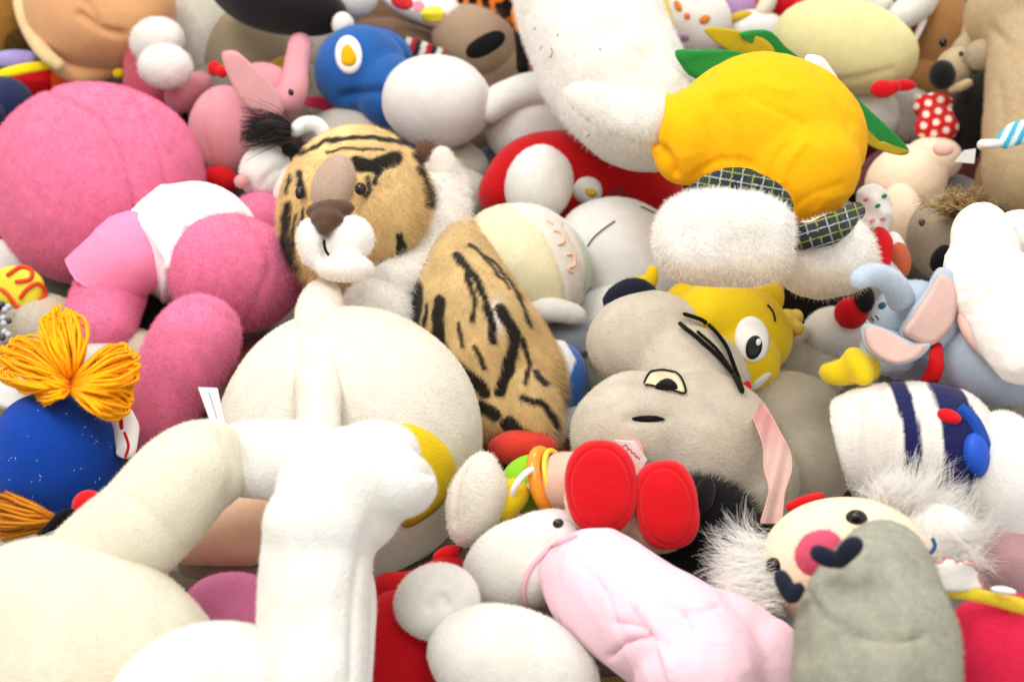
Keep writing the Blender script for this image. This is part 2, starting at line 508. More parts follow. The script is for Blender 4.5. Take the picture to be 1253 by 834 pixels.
part('nose', fuse([E(404, 257, .374, 31, 13, 17, rot=6), E(400, 268, .374, 21, 14, 15), E(397, 277, .371, 11, 12, 12)], .003, 6), mat('nose_velour', C('#5f4434'), 'velour'), t, fur=(2, 30))
mz = fuse([E(383, 299, .348, 19, 33, 23, rot=14), E(427, 292, .348, 31, 30, 26, rot=-14), E(422, 328, .335, 36, 18, 22)], .0032, 5)
mz = crease(mz, [[(401, 280), (396, 300), (400, 318)]], .006, 4)
def muzz(v, q, n):
    c = np.tile(np.array(C('#fbf8f4')), (len(v), 1))
    k = np.clip((q[:, 1] - 330) / 30, 0, 1)[:, None]
    return c * (1 - k) + np.array(C('#f3d9cc')) * k
part('muzzle', mz, mat('painted_white_fur', 'attr'), t, fur=(4, 30, (0, -0.3, 0)), col=muzz)
mb = bvh(mz)
part('mouth_stitch', thread(mb, [(396, 294), (398, 304), (403, 314)], 1.6, 1.6), mat('black_thread', C('#1a1613'), 'cloth'), t)
part('eye', E(441, 231, .356, 7, 8, 6), mat('black_bead', C('#0c0a09'), 'gloss'), t)
part('eye', E(367, 236, .342, 6, 8, 6), MATS['black_bead'], t)
part('ear', E(542, 206, .275, 17, 27, 12, rot=4, ty=-20), WF, t, fur=(5, 30))
part('ear_back', E(523, 187, .275, 16, 14, 12, rot=-20), mat('ear_brown', C('#6b4a38')), t, fur=(4, 30))
ruff = fuse([T([(534, 196, .25, 20), (537, 240, .258, 29), (535, 285, .265, 31), (516, 318, .268, 28), (478, 345, .268, 26), (432, 360, .255, 18)], .8),], .004, 3)
part('ruff', ruff, WF, t, fur=(14, 26, (0.3, -0.5, 0.1), 0.5))
body_g = fuse([T([(522, 265, .215, 42), (545, 330, .228, 62), (574, 396, .225, 75), (600, 440, .19, 78), (620, 480, .16, 78), (630, 545, .12, 66)], .95),
               E(648, 505, .175, 38, 62, 50, rot=10), T([(560, 400, .25, 42), (590, 470, .2, 34), (600, 540, .16, 28)])], .0034, 6)
body_str = [([(508, 352), (504, 395)], 9), ([(538, 368), (536, 412), (548, 440)], 6.5), ([(550, 443), (575, 462), (592, 480)], 7),
            ([(558, 312), (583, 343), (597, 380), (604, 418)], 4), ([(613, 380), (629, 410), (622, 447), (612, 478)], 6.5),
            ([(640, 486), (668, 498), (681, 522)], 3.4), ([(622, 518), (640, 533), (668, 545)], 8), ([(588, 498), (606, 506)], 7),
            ([(575, 300), (605, 322), (632, 356), (650, 400)], 2), ([(592, 315), (622, 352)], 1.6), ([(522, 372), (520, 400)], 2.2), ([(570, 335), (580, 365), (578, 392)], 2.6), ([(560, 395), (566, 425)], 2.2),
            ([(640, 415), (648, 445), (642, 470)], 3), ([(582, 425), (594, 450)], 2.6), ([(655, 455), (668, 470)], 2.4)]
def tiger_body(c, v, q, n):
    k = np.exp(-(((q[:, 0] - 608) / 9) ** 2 + ((q[:, 1] - 388) / 20) ** 2))[:, None]
    return c * (1 - k) + WHT * k
part('body', body_g, TM, t, fur=(8, 24, (0.2, -0.8, 0), 0.35), col=paint(body_str, GOLD * 0.84, DARK, blotch=tiger_body))
part('chest', E(462, 388, .24, 44, 50, 46), WF, t, fur=(11, 26, (0, -0.6, 0), 0.4))

# ------------------------------------------------------------------ colours shared by the toys
WHITE = mat('white_plush', C('#f3f0ea')); CREAM = mat('cream_plush', C('#f0eadd')); IVORY = mat('ivory_plush', C('#ece5d0'))
FLEECE = mat('white_fleece', C('#f7f5f1'), 'velour'); TERRY = mat('white_terry', C('#f6f3ee'))
BLACK = mat('black_plush', C('#141110')); BEAD = MATS['black_bead']; NAVYF = mat('navy_felt', C('#1c2034'), 'felt')
RED = mat('red_felt', C('#e0101c'), 'velour'); REDC = mat('red_cloth', C('#c8121c'), 'cloth')
YEL = mat('yellow_cloth', C('#f7b20d'), 'cloth'); YELP = mat('yellow_plush', C('#f8d015'), 'velour')
PINK = mat('hot_pink_velour', C('#f583ac'), 'velour', .15); SKIN = mat('peach_skin_cloth', C('#f6dcc0'), 'cloth')
BLUE = mat('royal_blue_felt', C('#0f45ae'), 'felt'); GREY = mat('warm_grey_plush', C('#d6ccbb'), 'plush', .13)
THREAD = MATS['black_thread']; WCLOTH = mat('white_cloth', C('#f5f1ee'), 'cloth')
VEL = (2.5, 34); PLU = (4, 20, (0, -0.4, 0))

NAP = (3.6, 42, (0, -.4, 0), .9)
# ------------------------------------------------------------------ hot pink doll lying face down
t = thing('pink_plush_doll', 'hot pink velour plush lying face down in white shirt with pink sleeve', 'plush doll', 200, 330)
g = lumpy(E(120, 228, .17, 129, 125, 120, sub=6), .003, 9, 1)
g = crease(g, [([(60, 110), (128, 150), (160, 225), (165, 300), (150, 345)], 3, .005), ([(165, 115), (195, 190), (205, 240)], 3, .003)])
part('head', g, PINK, t, fur=NAP)
g = lumpy(E(287, 335, .185, 84, 74, 78, rot=-15, sub=6), .003, 10, 2)
part('body', crease(g, [([(300, 265), (330, 320), (300, 395)], 5, .002)]), PINK, t, fur=NAP)
g = folds(lumpy(E(232, 300, .19, 84, 73, 76, rot=-8, sub=6), .003, 12, 3), .007, 28, (-.5, 1, 0), .25, 4)
g = crease(g, [([(215, 240), (222, 285), (205, 330), (200, 380)], 5, -.006), ([(240, 240), (255, 262), (285, 262)], 5, -.005), ([(230, 285), (265, 268), (300, 268)], 4, .006)])
part('shirt', g, mat('offwhite_shirt_cloth', C('#f4e9e8'), 'cloth'), t)
g = folds(T([(195, 285, .2, 52), (150, 320, .2, 50), (112, 352, .175, 47)], .95, n=60, cap=(1, 0)), .003, 30, (-.3, .8, 0), .3, 5)
sl = part('sleeve', g, mat('sleeve_pink_cloth', C('#f48bb0'), 'cloth'), t)
part('hem', thread(bvh(g), [(80, 331), (100, 346), (130, 361), (152, 370), (163, 374)], 2.0, .5), sl.data.materials[0], sl)
part('arm', lumpy(T([(150, 325, .18, 43), (128, 375, .165, 43), (115, 440, .14, 40)]), .002, 14), PINK, t, fur=NAP)
part('hand', lumpy(T([(130, 405, .16, 38), (122, 440, .13, 38), (112, 470, .1, 32)]), .002, 14), WHITE, t, fur=VEL)
part('arm', lumpy(E(318, 268, .16, 34, 36, 34), .002, 14), PINK, t, fur=NAP)
g = lumpy(T([(275, 380, .22, 44), (245, 412, .215, 53), (205, 480, .165, 49), (165, 560, .12, 40)], n=60), .002, 12, 6)
part('leg', crease(g, [([(215, 385), (245, 368), (285, 392)], 4, .003)]), PINK, t, fur=NAP)

# ------------------------------------------------------------------ huge cream head with a yellow mouth
t = thing('cream_plush_animal', 'big round cream plush head with raised seam ridge and yellow mouth patch', 'plush toy', 430, 560)
g = lumpy(E(430, 545, .19, 163, 168, 140, sub=6), .003, 8, 7)
g = crease(g, [([(362, 395), (364, 450), (366, 520)], 4, .003), ([(415, 400), (412, 450), (410, 520)], 4, .003)])
cream_b = bvh(g)
part('head', g, CREAM, t, fur=(2.4, 36))
part('ridge', lumpy(T([(396, 345, .30, 16), (392, 378, .302, 27), (389, 440, .311, 28), (388, 580, .311, 29)], .75, n=60), .002, 16), CREAM, t, fur=(2.4, 36))
part('ear', crease(lumpy(E(581, 610, .245, 36, 62, 32, rot=-16), .003, 16, 3), [([(556, 640), (560, 590), (585, 548)], 3, .004)]), CREAM, t, fur=(4, 24))
part('mouth', patch(cream_b, [(485, 522), (520, 526), (548, 550), (556, 578), (546, 608), (518, 634), (490, 640), (470, 580)], .003, dome=.003), mat('lemon_yellow_felt', C('#f7d41c'), 'felt'), t)

# ------------------------------------------------------------------ white plush flopped over the front of the pile
t = thing('white_plush_animal', 'large off-white plush sprawled on top with bent arm, paw and sewn tag', 'plush toy', 180, 800)
g = lumpy(E(95, 830, .25, 195, 168, 120, rot=-25, sub=6), .004, 7, 11)
part('body', g, IVORY, t, fur=(2.5, 18))
g = fuse([T([(60, 770, .27, 66), (120, 695, .30, 64), (178, 640, .335, 62), (235, 575, .355, 60), (306, 562, .355, 54)], n=60)], .004, 8)
part('upper_arm', crease(lumpy(g, .003, 10, 12), [([(150, 605), (200, 640), (228, 668)], 6, .002), ([(270, 530), (285, 570), (280, 610)], 8, .003)]), IVORY, t, fur=(2.5, 18))
FW = mat('bright_white_plush', C('#f0efea'))
g = fuse([T([(250, 565, .33, 46), (310, 562, .345, 48), (370, 568, .36, 52), (440, 575, .37, 46)], n=60)], .004, 6)
part('forearm', lumpy(g, .003, 14, 3), FW, t, fur=(2.5, 18))
g = fuse([E(425, 590, .395, 88, 66, 58, rot=10), T([(430, 575, .395, 48), (475, 590, .40, 42), (532, 602, .395, 32)]),
          T([(420, 560, .395, 40), (470, 550, .395, 36), (515, 560, .385, 26)]), E(385, 640, .385, 64, 60, 55),
          T([(392, 610, .37, 66), (386, 700, .35, 66), (384, 780, .325, 65), (380, 900, .3, 66)], n=60), E(440, 630, .375, 48, 44, 40)], .004, 26)
g = crease(g, [([(470, 545), (500, 572), (530, 582)], 5, .005), ([(438, 680), (430, 740), (428, 830)], 5, .004)])
part('arm', folds(lumpy(g, .003, 12, 5), .0016, 14, (.3, 1, 0), .3), FW, t, fur=(2.5, 18))
part('leg', lumpy(T([(120, 980, .26, 60), (232, 848, .30, 76), (360, 856, .285, 76), (420, 900, .27, 50)]), .002, 12, 8), FW, t, fur=(2.5, 18))
part('leg_seam_flap', lumpy(T([(446, 690, .31, 8), (448, 730, .31, 14), (442, 800, .3, 18), (436, 880, .29, 18)], .6), .001, 20), FW, t, fur=(2.5, 18))
tag = part('sewn_tag', slab([(243, 474), (266, 475), (274, 516), (259, 519)], .43, .0012, 0, (0.2, -0.5), smooth=False, n=4), mat('tag_satin', C('#f6f4f0'), 'cloth'), t, flat=True)
tb = bvh(slab([(243, 474), (266, 475), (274, 516), (259, 519)], .43, .0012, 0, (0.2, -0.5), smooth=False, n=4))
for x0, y0, x1, y1, r in ((255, 478, 266, 514, 1.0), (259, 478, 270, 512, .6), (251, 480, 261, 512, .35)):
    part('tag_print', thread(tb, [(x0, y0), ((x0 + x1) / 2 + .3, (y0 + y1) / 2), (x1, y1)], r, .2), mat('tag_ink', C('#77777c'), 'cloth'), tag)

# ------------------------------------------------------------------ toys glimpsed under the bent arm
t = thing('peach_plush_limb', 'smooth peach tan plush leg squeezed beneath the bent white arm', 'plush toy', 270, 650)
part('leg', lumpy(T([(200, 660, .2, 34), (262, 648, .22, 44), (350, 650, .22, 46)]), .002, 12), mat('peach_velour', C('#ebc4a6'), 'velour'), t, fur=VEL)
part('foot', lumpy(E(350, 655, .2, 42, 44, 40), .002, 12), MATS['peach_velour'], t, fur=VEL)
t = thing('bubblegum_pink_plush', 'bubblegum pink plush bump showing under the bent white arm', 'plush toy', 290, 740)
part('body', lumpy(E(292, 752, .2, 68, 50, 48, rot=-15), .002, 14), mat('bubblegum_velour', C('#f58cbd'), 'velour'), t, fur=VEL)
part('paw', lumpy(E(330, 790, .19, 40, 40, 40), .002, 14), MATS['bubblegum_velour'], t, fur=VEL)
t = thing('taupe_plush_limb', 'thin taupe plush limb between the peach leg and bubblegum pink plush', 'plush toy', 270, 690)
part('limb', T([(222, 690, .17, 12), (250, 692, .18, 18), (330, 705, .18, 20)]), mat('taupe_plush', C('#9a8674')), t, fur=PLU)
part('red_cuff', T([(310, 690, .185, 12), (332, 704, .185, 14)]), REDC, t)

# ------------------------------------------------------------------ blue rag doll with yarn hair
t = thing('rag_doll', 'royal blue felt rag doll with orange yellow yarn bow and red nose', 'rag doll', 70, 570)
g = lumpy(E(68, 562, .17, 80, 84, 75, rot=0, n=2.15, sub=6), .002, 12, 3)
blue_b = bvh(g)
part('body', g, BLUE, t, fur=(1.0, 14))
lint = []
for k in range(26):
    a = RNG.uniform(0, 6.28); r = 70 * math.sqrt(RNG.uniform(0, 1)); x = 68 + r * math.cos(a); y = 560 + r * math.sin(a)
    b = RNG.uniform(0, 3.14); l = RNG.uniform(.5, 1) ** 2 * 3
    lint.append(thread(blue_b, [(x - l * math.cos(b), y - l * math.sin(b)), (x + .8, y), (x + l * math.cos(b), y + l * math.sin(b))], .32, 2.0, 5))
lo = part('lint', join(*lint), mat('pale_lint', C('#b9c2dd'), 'cloth'), t); lo['kind'] = 'stuff'
part('nose', E(108, 618, .235, 20, 19, 16, rot=20), RED, t, fur=(1, 14))
part('eyelash', fuse([T([(45, 655, .21, 3), (60, 645, .225, 6), (80, 632, .235, 10), (95, 628, .235, 7)], .5)], .002, 2), mat('black_felt', C('#0e0c0c'), 'felt'), t)
part('collar', folds(T([(-10, 470, .16, 26), (30, 478, .175, 26), (60, 480, .18, 14)], .5), .003, 40, (1, 0, 0), .4), WCLOTH, t)
part('collar', folds(T([(120, 494, .2, 16), (150, 520, .2, 18), (156, 560, .19, 10)], .5), .003, 40, (0, 1, 0), .4), WCLOTH, t)
part('piping', T([(136, 497, .238, 2.5), (146, 506, .236, 2.5), (149, 525, .232, 2.5)]), mat('dark_red_piping', C('#a31420'), 'cloth'), t)
part('piping', T([(152, 528, .232, 1.8), (157, 545, .226, 1.8), (153, 560, .22, 1.8)]), MATS['dark_red_piping'], t)
part('sleeve', folds(E(38, 668, .13, 44, 36, 36, rot=30), .003, 40, (1, .4, 0), .3), WCLOTH, t)
YARN = mat('yarn_yellow', C('#fcae0a'), 'cloth'); YARN2 = mat('yarn_orange', C('#c97f1c'), 'cloth')
def yarn_loop(knot, tip, spread, n, h0, h1, seed):
    rg = np.random.default_rng(seed); out = []
    kx, ky = knot; tx_, ty_ = tip; d = np.array([tx_ - kx, ty_ - ky], float); L = np.linalg.norm(d); d /= L; s = np.array([-d[1], d[0]])
    for i in range(n):
        o = rg.uniform(-1, 1); l = L * rg.uniform(.8, 1.06) * (1 - .12 * o * o); z = rg.uniform(-.012, .02)
        pts = []
        for u, w in ((0, .12), (.3, .55), (.65, .95), (.93, .9), (1.0, .62), (.93, .35)):
            q = np.array([kx, ky]) + d * l * u + s * (spread * o * w + rg.normal(0, 2.2)) + s * (u > .9) * o * 2
            pts.append(P(q[0], q[1], h0 + (h1 - h0) * u + z * math.sin(3 * u) + (0.012 if .2 < u < .8 else 0)))
        out.append(spline(pts, 16))
    return out
loops = (yarn_loop((88, 468), (72, 378), 28, 60, .255, .285, 1) + yarn_loop((86, 470), (2, 432), 34, 70, .255, .235, 2)
         + yarn_loop((88, 470), (166, 438), 28, 60, .26, .26, 3) + yarn_loop((88, 474), (160, 490), 28, 60, .26, .25, 4) + yarn_loop((86, 472), (40, 474), 22, 30, .26, .235, 5))
part('yarn_bow', lumpy(strands(loops, .0019, .0016, 6), .0006, 400), YARN, t, fur=(1.8, 40, (0, 0, 0), 1.2))
loops = yarn_loop((64, 636), (-30, 618), 22, 50, .19, .16, 6) + yarn_loop((64, 642), (-10, 640), 16, 30, .18, .16, 7)
part('yarn_hair', lumpy(strands(loops, .0017, .0015, 6), .0005, 400), YARN2, t, fur=(1.8, 40, (0, 0, 0), 1.2))

t = thing('shaggy_plush', 'wispy beige shaggy plush peeking beside the ragged orange yarn', 'plush toy', 5, 680)
part('body', lumpy(E(-5, 690, .12, 30, 55, 40), .003, 20), CREAM, t, fur=(22, 12, (.3, -.8, 0), 1.0))

# ------------------------------------------------------------------ between the rag doll and the pink doll
t = thing('beige_plush_limb', 'plain beige plush limb lying under the yellow yarn bow', 'plush toy', 185, 450)
part('limb', lumpy(T([(60, 415, .09, 45), (120, 440, .1, 50), (190, 460, .1, 46), (215, 490, .09, 40)]), .003, 12), mat('beige_plush', C('#cfc4b0')), t, fur=PLU)
part('paw', lumpy(E(55, 400, .1, 46, 40, 40), .003, 12), MATS['beige_plush'], t, fur=PLU)
t = thing('black_plush_body', 'black plush seen in the gap beside the pink doll leg', 'plush toy', 185, 400)
part('body', lumpy(E(195, 395, .1, 42, 40, 32), .003, 14), BLACK, t, fur=PLU)
part('limb', lumpy(T([(180, 400, .1, 20), (170, 430, .1, 18)]), .003, 14), BLACK, t, fur=PLU)
t = thing('yellow_trinket_pouch', 'shiny lime yellow pouch with curly orange red piping', 'pouch', 25, 355)
g = lumpy(E(22, 352, .15, 32, 26, 14, rot=-12, n=2.4), .002, 20); yb = bvh(g)
part('pouch', g, mat('lime_yellow_nylon', C('#e3d53a'), 'nylon'), t)
OR = mat('orange_red_piping', C('#e2441c'), 'nylon')
for ln in ([(0, 352), (10, 360), (22, 374), (40, 372), (54, 358), (46, 347), (33, 354), (24, 366)], [(8, 338), (25, 328), (38, 332), (36, 342), (18, 345)]):
    part('piping', thread(yb, ln, 2.6, .8, 40, 1), OR, t)
t = thing('bead_string', 'string of small silvery beads next to the lime pouch', 'beads', 5, 400)
for k in range(16):
    x = 2 + 14 * math.sin(k * 1.3) * .6; y = 372 + k * 3.4
    part('bead', E(x, y, .15 - .001 * k, 4.2, 4.2, 4.2, sub=2), mat('bead_silver', C('#b9bcc4'), 'gloss') if k % 3 else mat('bead_dark', C('#3c3f4c'), 'gloss'), t)
t = thing('patterned_soft_toy', 'white soft toy with red speckled patch under the pink head', 'plush toy', 8, 310)
part('body', lumpy(E(2, 322, .1, 40, 50, 34), .003, 14), WHITE, t, fur=VEL)
part('patch', E(-2, 292, .14, 18, 14, 10), mat('maroon_knit', C('#8d2a2c'), 'felt'), t, fur=VEL)

# ------------------------------------------------------------------ top edge, from the peach head to the blue bird
t = thing('peach_plush_toy', 'big peach plush head with pale yellow rim and creased mouth', 'plush toy', 115, 40)
g = crease(lumpy(E(122, 8, .22, 92, 80, 75, sub=6), .003, 9, 4), [([(98, 18), (125, 36), (150, 42)], 5, .008), ([(108, 5), (120, 25)], 4, .004)])
part('head', g, mat('peach_orange_velour', C('#efb984'), 'velour'), t, fur=VEL)
part('rim', T([(18, -30, .2, 8), (30, 22, .2, 9), (52, 62, .19, 9), (78, 84, .17, 7)]), mat('pale_yellow_velour', C('#f6dca6'), 'velour'), t, fur=VEL)
part('jaw', T([(60, 70, .16, 12), (100, 90, .14, 14), (150, 78, .14, 12)]), MATS['peach_orange_velour'], t, fur=VEL)
t = thing('brown_shaggy_bear', 'golden brown shaggy fur toy beside the peach head', 'plush bear', 5, 30)
part('body', lumpy(E(-2, 28, .16, 44, 62, 40), .004, 14), mat('golden_brown_fur', C('#a1742e')), t, fur=(13, 14, (.2, -.8, 0), .6))
part('paw', lumpy(E(25, 55, .14, 26, 22, 22), .003, 14), mat('dark_brown_fur', C('#4f3618')), t, fur=(10, 14, (.2, -.8, 0), .6))
t = thing('costumed_doll', 'small doll in red and orange clothes with bright yellow belt', 'doll', 50, 95)
part('tunic', folds(E(40, 102, .1, 44, 20, 22), .004, 30, (1, 0, 0), .4), REDC, t)
part('trousers', folds(E(85, 102, .1, 30, 20, 20), .004, 30, (1, 0, 0), .4), mat('orange_cloth', C('#ea5a16'), 'cloth'), t)
part('belt', T([(-8, 94, .15, 6), (30, 84, .16, 6.5), (74, 78, .155, 5)], .5), mat('bright_yellow_cloth', C('#f4dc1a'), 'cloth'), t)
part('scarf', folds(E(18, 72, .14, 30, 12, 12), .004, 40, (1, 0, 0), .4), mat('lavender_cloth', C('#a79ad0'), 'cloth'), t)
part('glove', fuse([E(133, 76, .15, 12, 12, 10), E(146, 90, .145, 9, 7, 8)], .003, 4), mat('glove_yellow', C('#f5cf14'), 'felt'), t)
part('sleeve', E(152, 82, .12, 14, 12, 12), REDC, t)
t = thing('navy_plush_ball', 'navy blue rounded plush tucked behind the pink head', 'plush toy', 5, 125)
part('body', lumpy(E(2, 124, .12, 36, 28, 32), .002, 14), mat('navy_plush', C('#2a3560'), 'velour'), t, fur=VEL)
part('foot', lumpy(E(-20, 140, .12, 26, 24, 28), .002, 14), MATS['navy_plush'], t, fur=VEL)
t = thing('rose_plush_animal', 'dusty rose plush with two stacked white fluffy feet', 'plush toy', 195, 100)
part('body', lumpy(E(196, 105, .14, 44, 46, 40), .003, 12), mat('dusty_rose_velour', C('#c8576c'), 'velour'), t, fur=VEL)
part('leg', T([(160, 95, .16, 10), (170, 65, .18, 16), (190, 55, .2, 20)]), MATS['dusty_rose_velour'], t, fur=VEL)
part('foot', lumpy(E(192, 50, .22, 31, 28, 26, rot=20), .003, 18), TERRY, t, fur=(5, 22))
part('foot', lumpy(E(203, 82, .22, 32, 27, 26, rot=-5), .003, 18), TERRY, t, fur=(5, 22))
part('arm', lumpy(T([(205, 130, .15, 22), (235, 110, .16, 18), (250, 98, .15, 14)]), .002, 14), mat('rose_pink_velour', C('#dd8a96'), 'velour'), t, fur=VEL)

t = thing('pink_elephant', 'salmon pink elephant plush with raised trunk and pointed ear', 'plush elephant', 290, 160)
SAL = mat('salmon_pink_velour', C('#e9a0aa'), 'velour')
part('body', crease(lumpy(E(277, 162, .15, 46, 56, 42, rot=8), .003, 12), [([(255, 115), (248, 160), (262, 205)], 3, .003)]), SAL, t, fur=VEL)
part('head', lumpy(E(328, 116, .19, 44, 36, 36, rot=-40), .002, 14), SAL, t, fur=VEL)
part('ear', slab([(272, 70), (284, 62), (300, 72), (335, 108), (346, 138), (318, 140), (292, 118)], .245, .014, -.012, (-.3, 0.2)), mat('salmon_ear_velour', C('#f0b3b6'), 'velour'), t, fur=VEL)
part('trunk', lumpy(T([(340, 135, .2, 20), (358, 112, .215, 18), (362, 85, .22, 15), (369, 50, .21, 15)]), .001, 20), SAL, t, fur=VEL)
part('eye', E(356, 113, .255, 3.5, 4.5, 4, rot=20), BEAD, t)
part('bow', fuse([E(262, 84, .2, 9, 10, 6), E(272, 88, .2, 8, 8, 6)], .003, 3), RED, t)
part('foot', lumpy(E(268, 222, .12, 24, 20, 22), .002, 14), REDC, t)

t = thing('grey_white_fur_toy', 'pale grey white fluffy toy behind the white fluffy feet', 'plush toy', 245, 50)
part('body', lumpy(E(243, 40, .12, 46, 66, 40), .004, 12), mat('grey_white_fur', C('#e6e3da')), t, fur=(9, 16, (0, -.7, 0), .5))
part('paw', lumpy(E(225, 5, .16, 30, 26, 26), .003, 12), MATS['grey_white_fur'], t, fur=(9, 16, (0, -.7, 0), .5))
t = thing('khaki_plush_body', 'khaki beige plush back under the black and white toy', 'plush toy', 310, 70)
part('body', lumpy(E(310, 70, .1, 60, 62, 40), .003, 12), mat('khaki_plush', C('#a89a80')), t, fur=PLU)
part('paw', lumpy(E(350, 95, .12, 26, 24, 24), .003, 12), mat('ochre_plush', C('#b68a35')), t, fur=PLU)
t = thing('black_white_plush', 'black velour plush with white round paw and white head', 'plush toy', 360, 15)
part('body', lumpy(T([(270, -30, .25, 26), (310, -2, .25, 34), (370, 12, .25, 32), (424, 18, .24, 20)]), .002, 12), mat('black_velour', C('#171415'), 'velour'), t, fur=VEL)
part('paw', lumpy(E(419, 31, .25, 13, 15, 13), .002, 18), WHITE, t, fur=VEL)
part('head', lumpy(E(428, -4, .25, 32, 26, 26), .002, 14), WHITE, t, fur=VEL)
t = thing('brown_plush_back', 'mid brown plush back between the blue bird and the printed bag', 'plush toy', 480, 15)
part('body', lumpy(E(482, 20, .14, 60, 48, 40), .003, 12), mat('mid_brown_plush', C('#8a6d58')), t, fur=PLU)
part('arm', lumpy(T([(440, 30, .13, 20), (500, 60, .13, 26), (540, 70, .12, 24)]), .003, 12), MATS['mid_brown_plush'], t, fur=PLU)

t = thing('blue_plush_bird', 'blue plush bird with white belly and oval egg yellow badge', 'plush bird', 470, 130)
BB = mat('bird_blue_velour', C('#2464b4'), 'velour')
g = fuse([E(442, 86, .2, 57, 55, 48), E(478, 112, .19, 42, 45, 40), E(470, 65, .19, 38, 28, 32, rot=-30)], .005, 8)
g = crease(g, [([(420, 118), (450, 112), (485, 112), (510, 100)], 6, .010)]); bb = bvh(g)
part('head', g, BB, t, fur=VEL)
bd = part('badge', patch(bb, oval(427, 68, 16, 23, 5), .004, dome=.003), WCLOTH, t)
part('badge_flower', patch(bb, [(427, 56), (433, 62), (437, 72), (434, 80), (427, 82), (420, 78), (419, 68), (421, 60)], .009), mat('egg_yellow_felt', C('#f2b70f'), 'felt'), bd)
part('belly', lumpy(E(537, 127, .2, 68, 56, 56, rot=-10), .003, 12, 8), mat('bright_white_velour', C('#f4f0ec'), 'velour'), t, fur=VEL)
part('foot', lumpy(T([(540, 190, .10, 34), (572, 205, .10, 26), (588, 222, .09, 18)]), .002, 14), mat('dull_white_velour', C('#ddd6cb'), 'velour'), t, fur=VEL)
part('ribbon', T([(372, 124, .13, 6), (400, 128, .135, 8), (424, 142, .13, 7)], .4), mat('rose_red_ribbon', C('#d8395e'), 'cloth'), t)
t = thing('pale_grey_plush', 'pale grey plush lump behind the tiger head', 'plush toy', 430, 160)
part('body', lumpy(E(430, 165, .12, 62, 36, 40), .003, 12), mat('pale_grey_plush_fabric', C('#d8d3ca')), t, fur=PLU)
part('foot', lumpy(E(560, 240, .1, 40, 34, 34), .003, 14), MATS['pale_grey_plush_fabric'], t, fur=PLU)

t = thing('white_calf', 'little white calf plush with black tufted tail held up', 'plush calf', 330, 215)
part('body', crease(lumpy(E(326, 210, .2, 32, 36, 32, rot=-20), .002, 16), [([(320, 225), (335, 210), (352, 205)], 4, .004)]), FLEECE, t, fur=VEL)
part('leg', lumpy(T([(345, 205, .2, 18), (348, 230, .19, 14), (338, 265, .16, 11)]), .001, 20), FLEECE, t, fur=VEL)
part('hoof', E(296, 222, .21, 9, 9, 9), mat('hoof_pink', C('#e7a9a8'), 'velour'), t, fur=VEL)
part('tail', T([(402, 172, .22, 8), (388, 154, .235, 10), (370, 154, .235, 10), (358, 164, .235, 7)]), FLEECE, t, fur=VEL)
part('ear', E(356, 184, .235, 12, 9, 6, rot=-20), BLACK, t, fur=VEL)
ln = []
for k in range(420):
    a = RNG.normal(0, .22); l = RNG.uniform(35, 64); y0 = RNG.normal(0, 6)
    x = 356; p = [P(x, 161 + y0 * .6, .25 + RNG.normal(0, .006))]
    for u in (.35, .7, 1): p.append(P(x - l * u, 161 + y0 * (1 + u) * .8 + l * u * (a * .45 - .01) - 12 * u * (1 - u), .25 + RNG.normal(0, .006)))
    ln.append(spline(p, 7))
part('tail_tuft', join(strands(ln, .0007, .0003), E(332, 159, .25, 22, 12, 10)), BLACK, t)

# ------------------------------------------------------------------ the middle of the back
t = thing('tan_dog', 'tan plush dog with drooping black ear lying on its side', 'plush dog', 600, 80)
part('head', lumpy(E(588, 58, .16, 62, 42, 40, rot=-35), .003, 12), mat('tan_dog_plush', C('#b79a80')), t, fur=PLU)
part('body', lumpy(E(628, 92, .12, 60, 46, 40), .003, 12), MATS['tan_dog_plush'], t, fur=PLU)
part('ear', lumpy(E(594, 55, .215, 27, 12, 8, rot=28, n=2.4), .002, 14), BLACK, t, fur=PLU)
t = thing('tiger_print_cloth', 'orange and black tiger print stuffed cushion', 'cushion', 600, 10)
def tprint(v, q, n):
    w = noise(v * np.array([1, .35, .35]), 95, 2) + .5 * noise(v, 60, 5)
    k = (w > -.08).astype(float)[:, None]; c = np.array(C('#dd7a22')) * (1 - k) + np.array(C('#17110e')) * k
    k = np.exp(-(((q[:, 0] - 590) / 16) ** 2 + ((q[:, 1] - 20) / 8) ** 2))[:, None]
    return c * (1 - k) + np.array(C('#d89aa0')) * k
part('cushion', folds(E(600, -2, .2, 62, 40, 30, n=2.5, sub=6), .004, 20, (0, 1, 0), .4), mat('tiger_print', 'attr', 'cloth'), t, col=tprint)
part('fringe', T([(632, 10, .22, 8), (640, 50, .2, 10), (640, 90, .17, 8)]), MATS['tiger_print'], t, col=tprint)
t = thing('printed_bag', 'glossy bag printed with red, yellow and white shapes', 'bag', 520, 10)
g = folds(E(515, 4, .22, 52, 24, 20, n=2.6, rot=-22), .004, 30, (1, 0, 0), .5); pb = bvh(g)
part('bag', g, mat('bag_white', C('#ece6e6'), 'nylon'), t)
part('print', patch(pb, oval(530, 18, 15, 10), .002), mat('print_yellow', C('#efdc3a'), 'nylon'), t)
part('print', patch(pb, oval(492, 2, 14, 9, -20), .002), mat('print_red', C('#d6262f'), 'nylon'), t)
part('print', patch(pb, oval(512, 8, 7, 7), .002), mat('print_pink', C('#ec8fa0'), 'nylon'), t)
part('print', patch(pb, oval(548, 30, 10, 6, -30), .002), mat('print_violet', C('#c79fd6'), 'nylon'), t)
t = thing('striped_scarf', 'narrow dark scarf with white and crimson stripes behind the white belly', 'scarf', 515, 60)
def scarf(v, q, n):
    k = np.floor((q[:, 0] + q[:, 1] * .3) / 7).astype(int) % 3
    return np.array([C('#1d1b1d'), C('#dcd8d2'), C('#b01830')])[k]
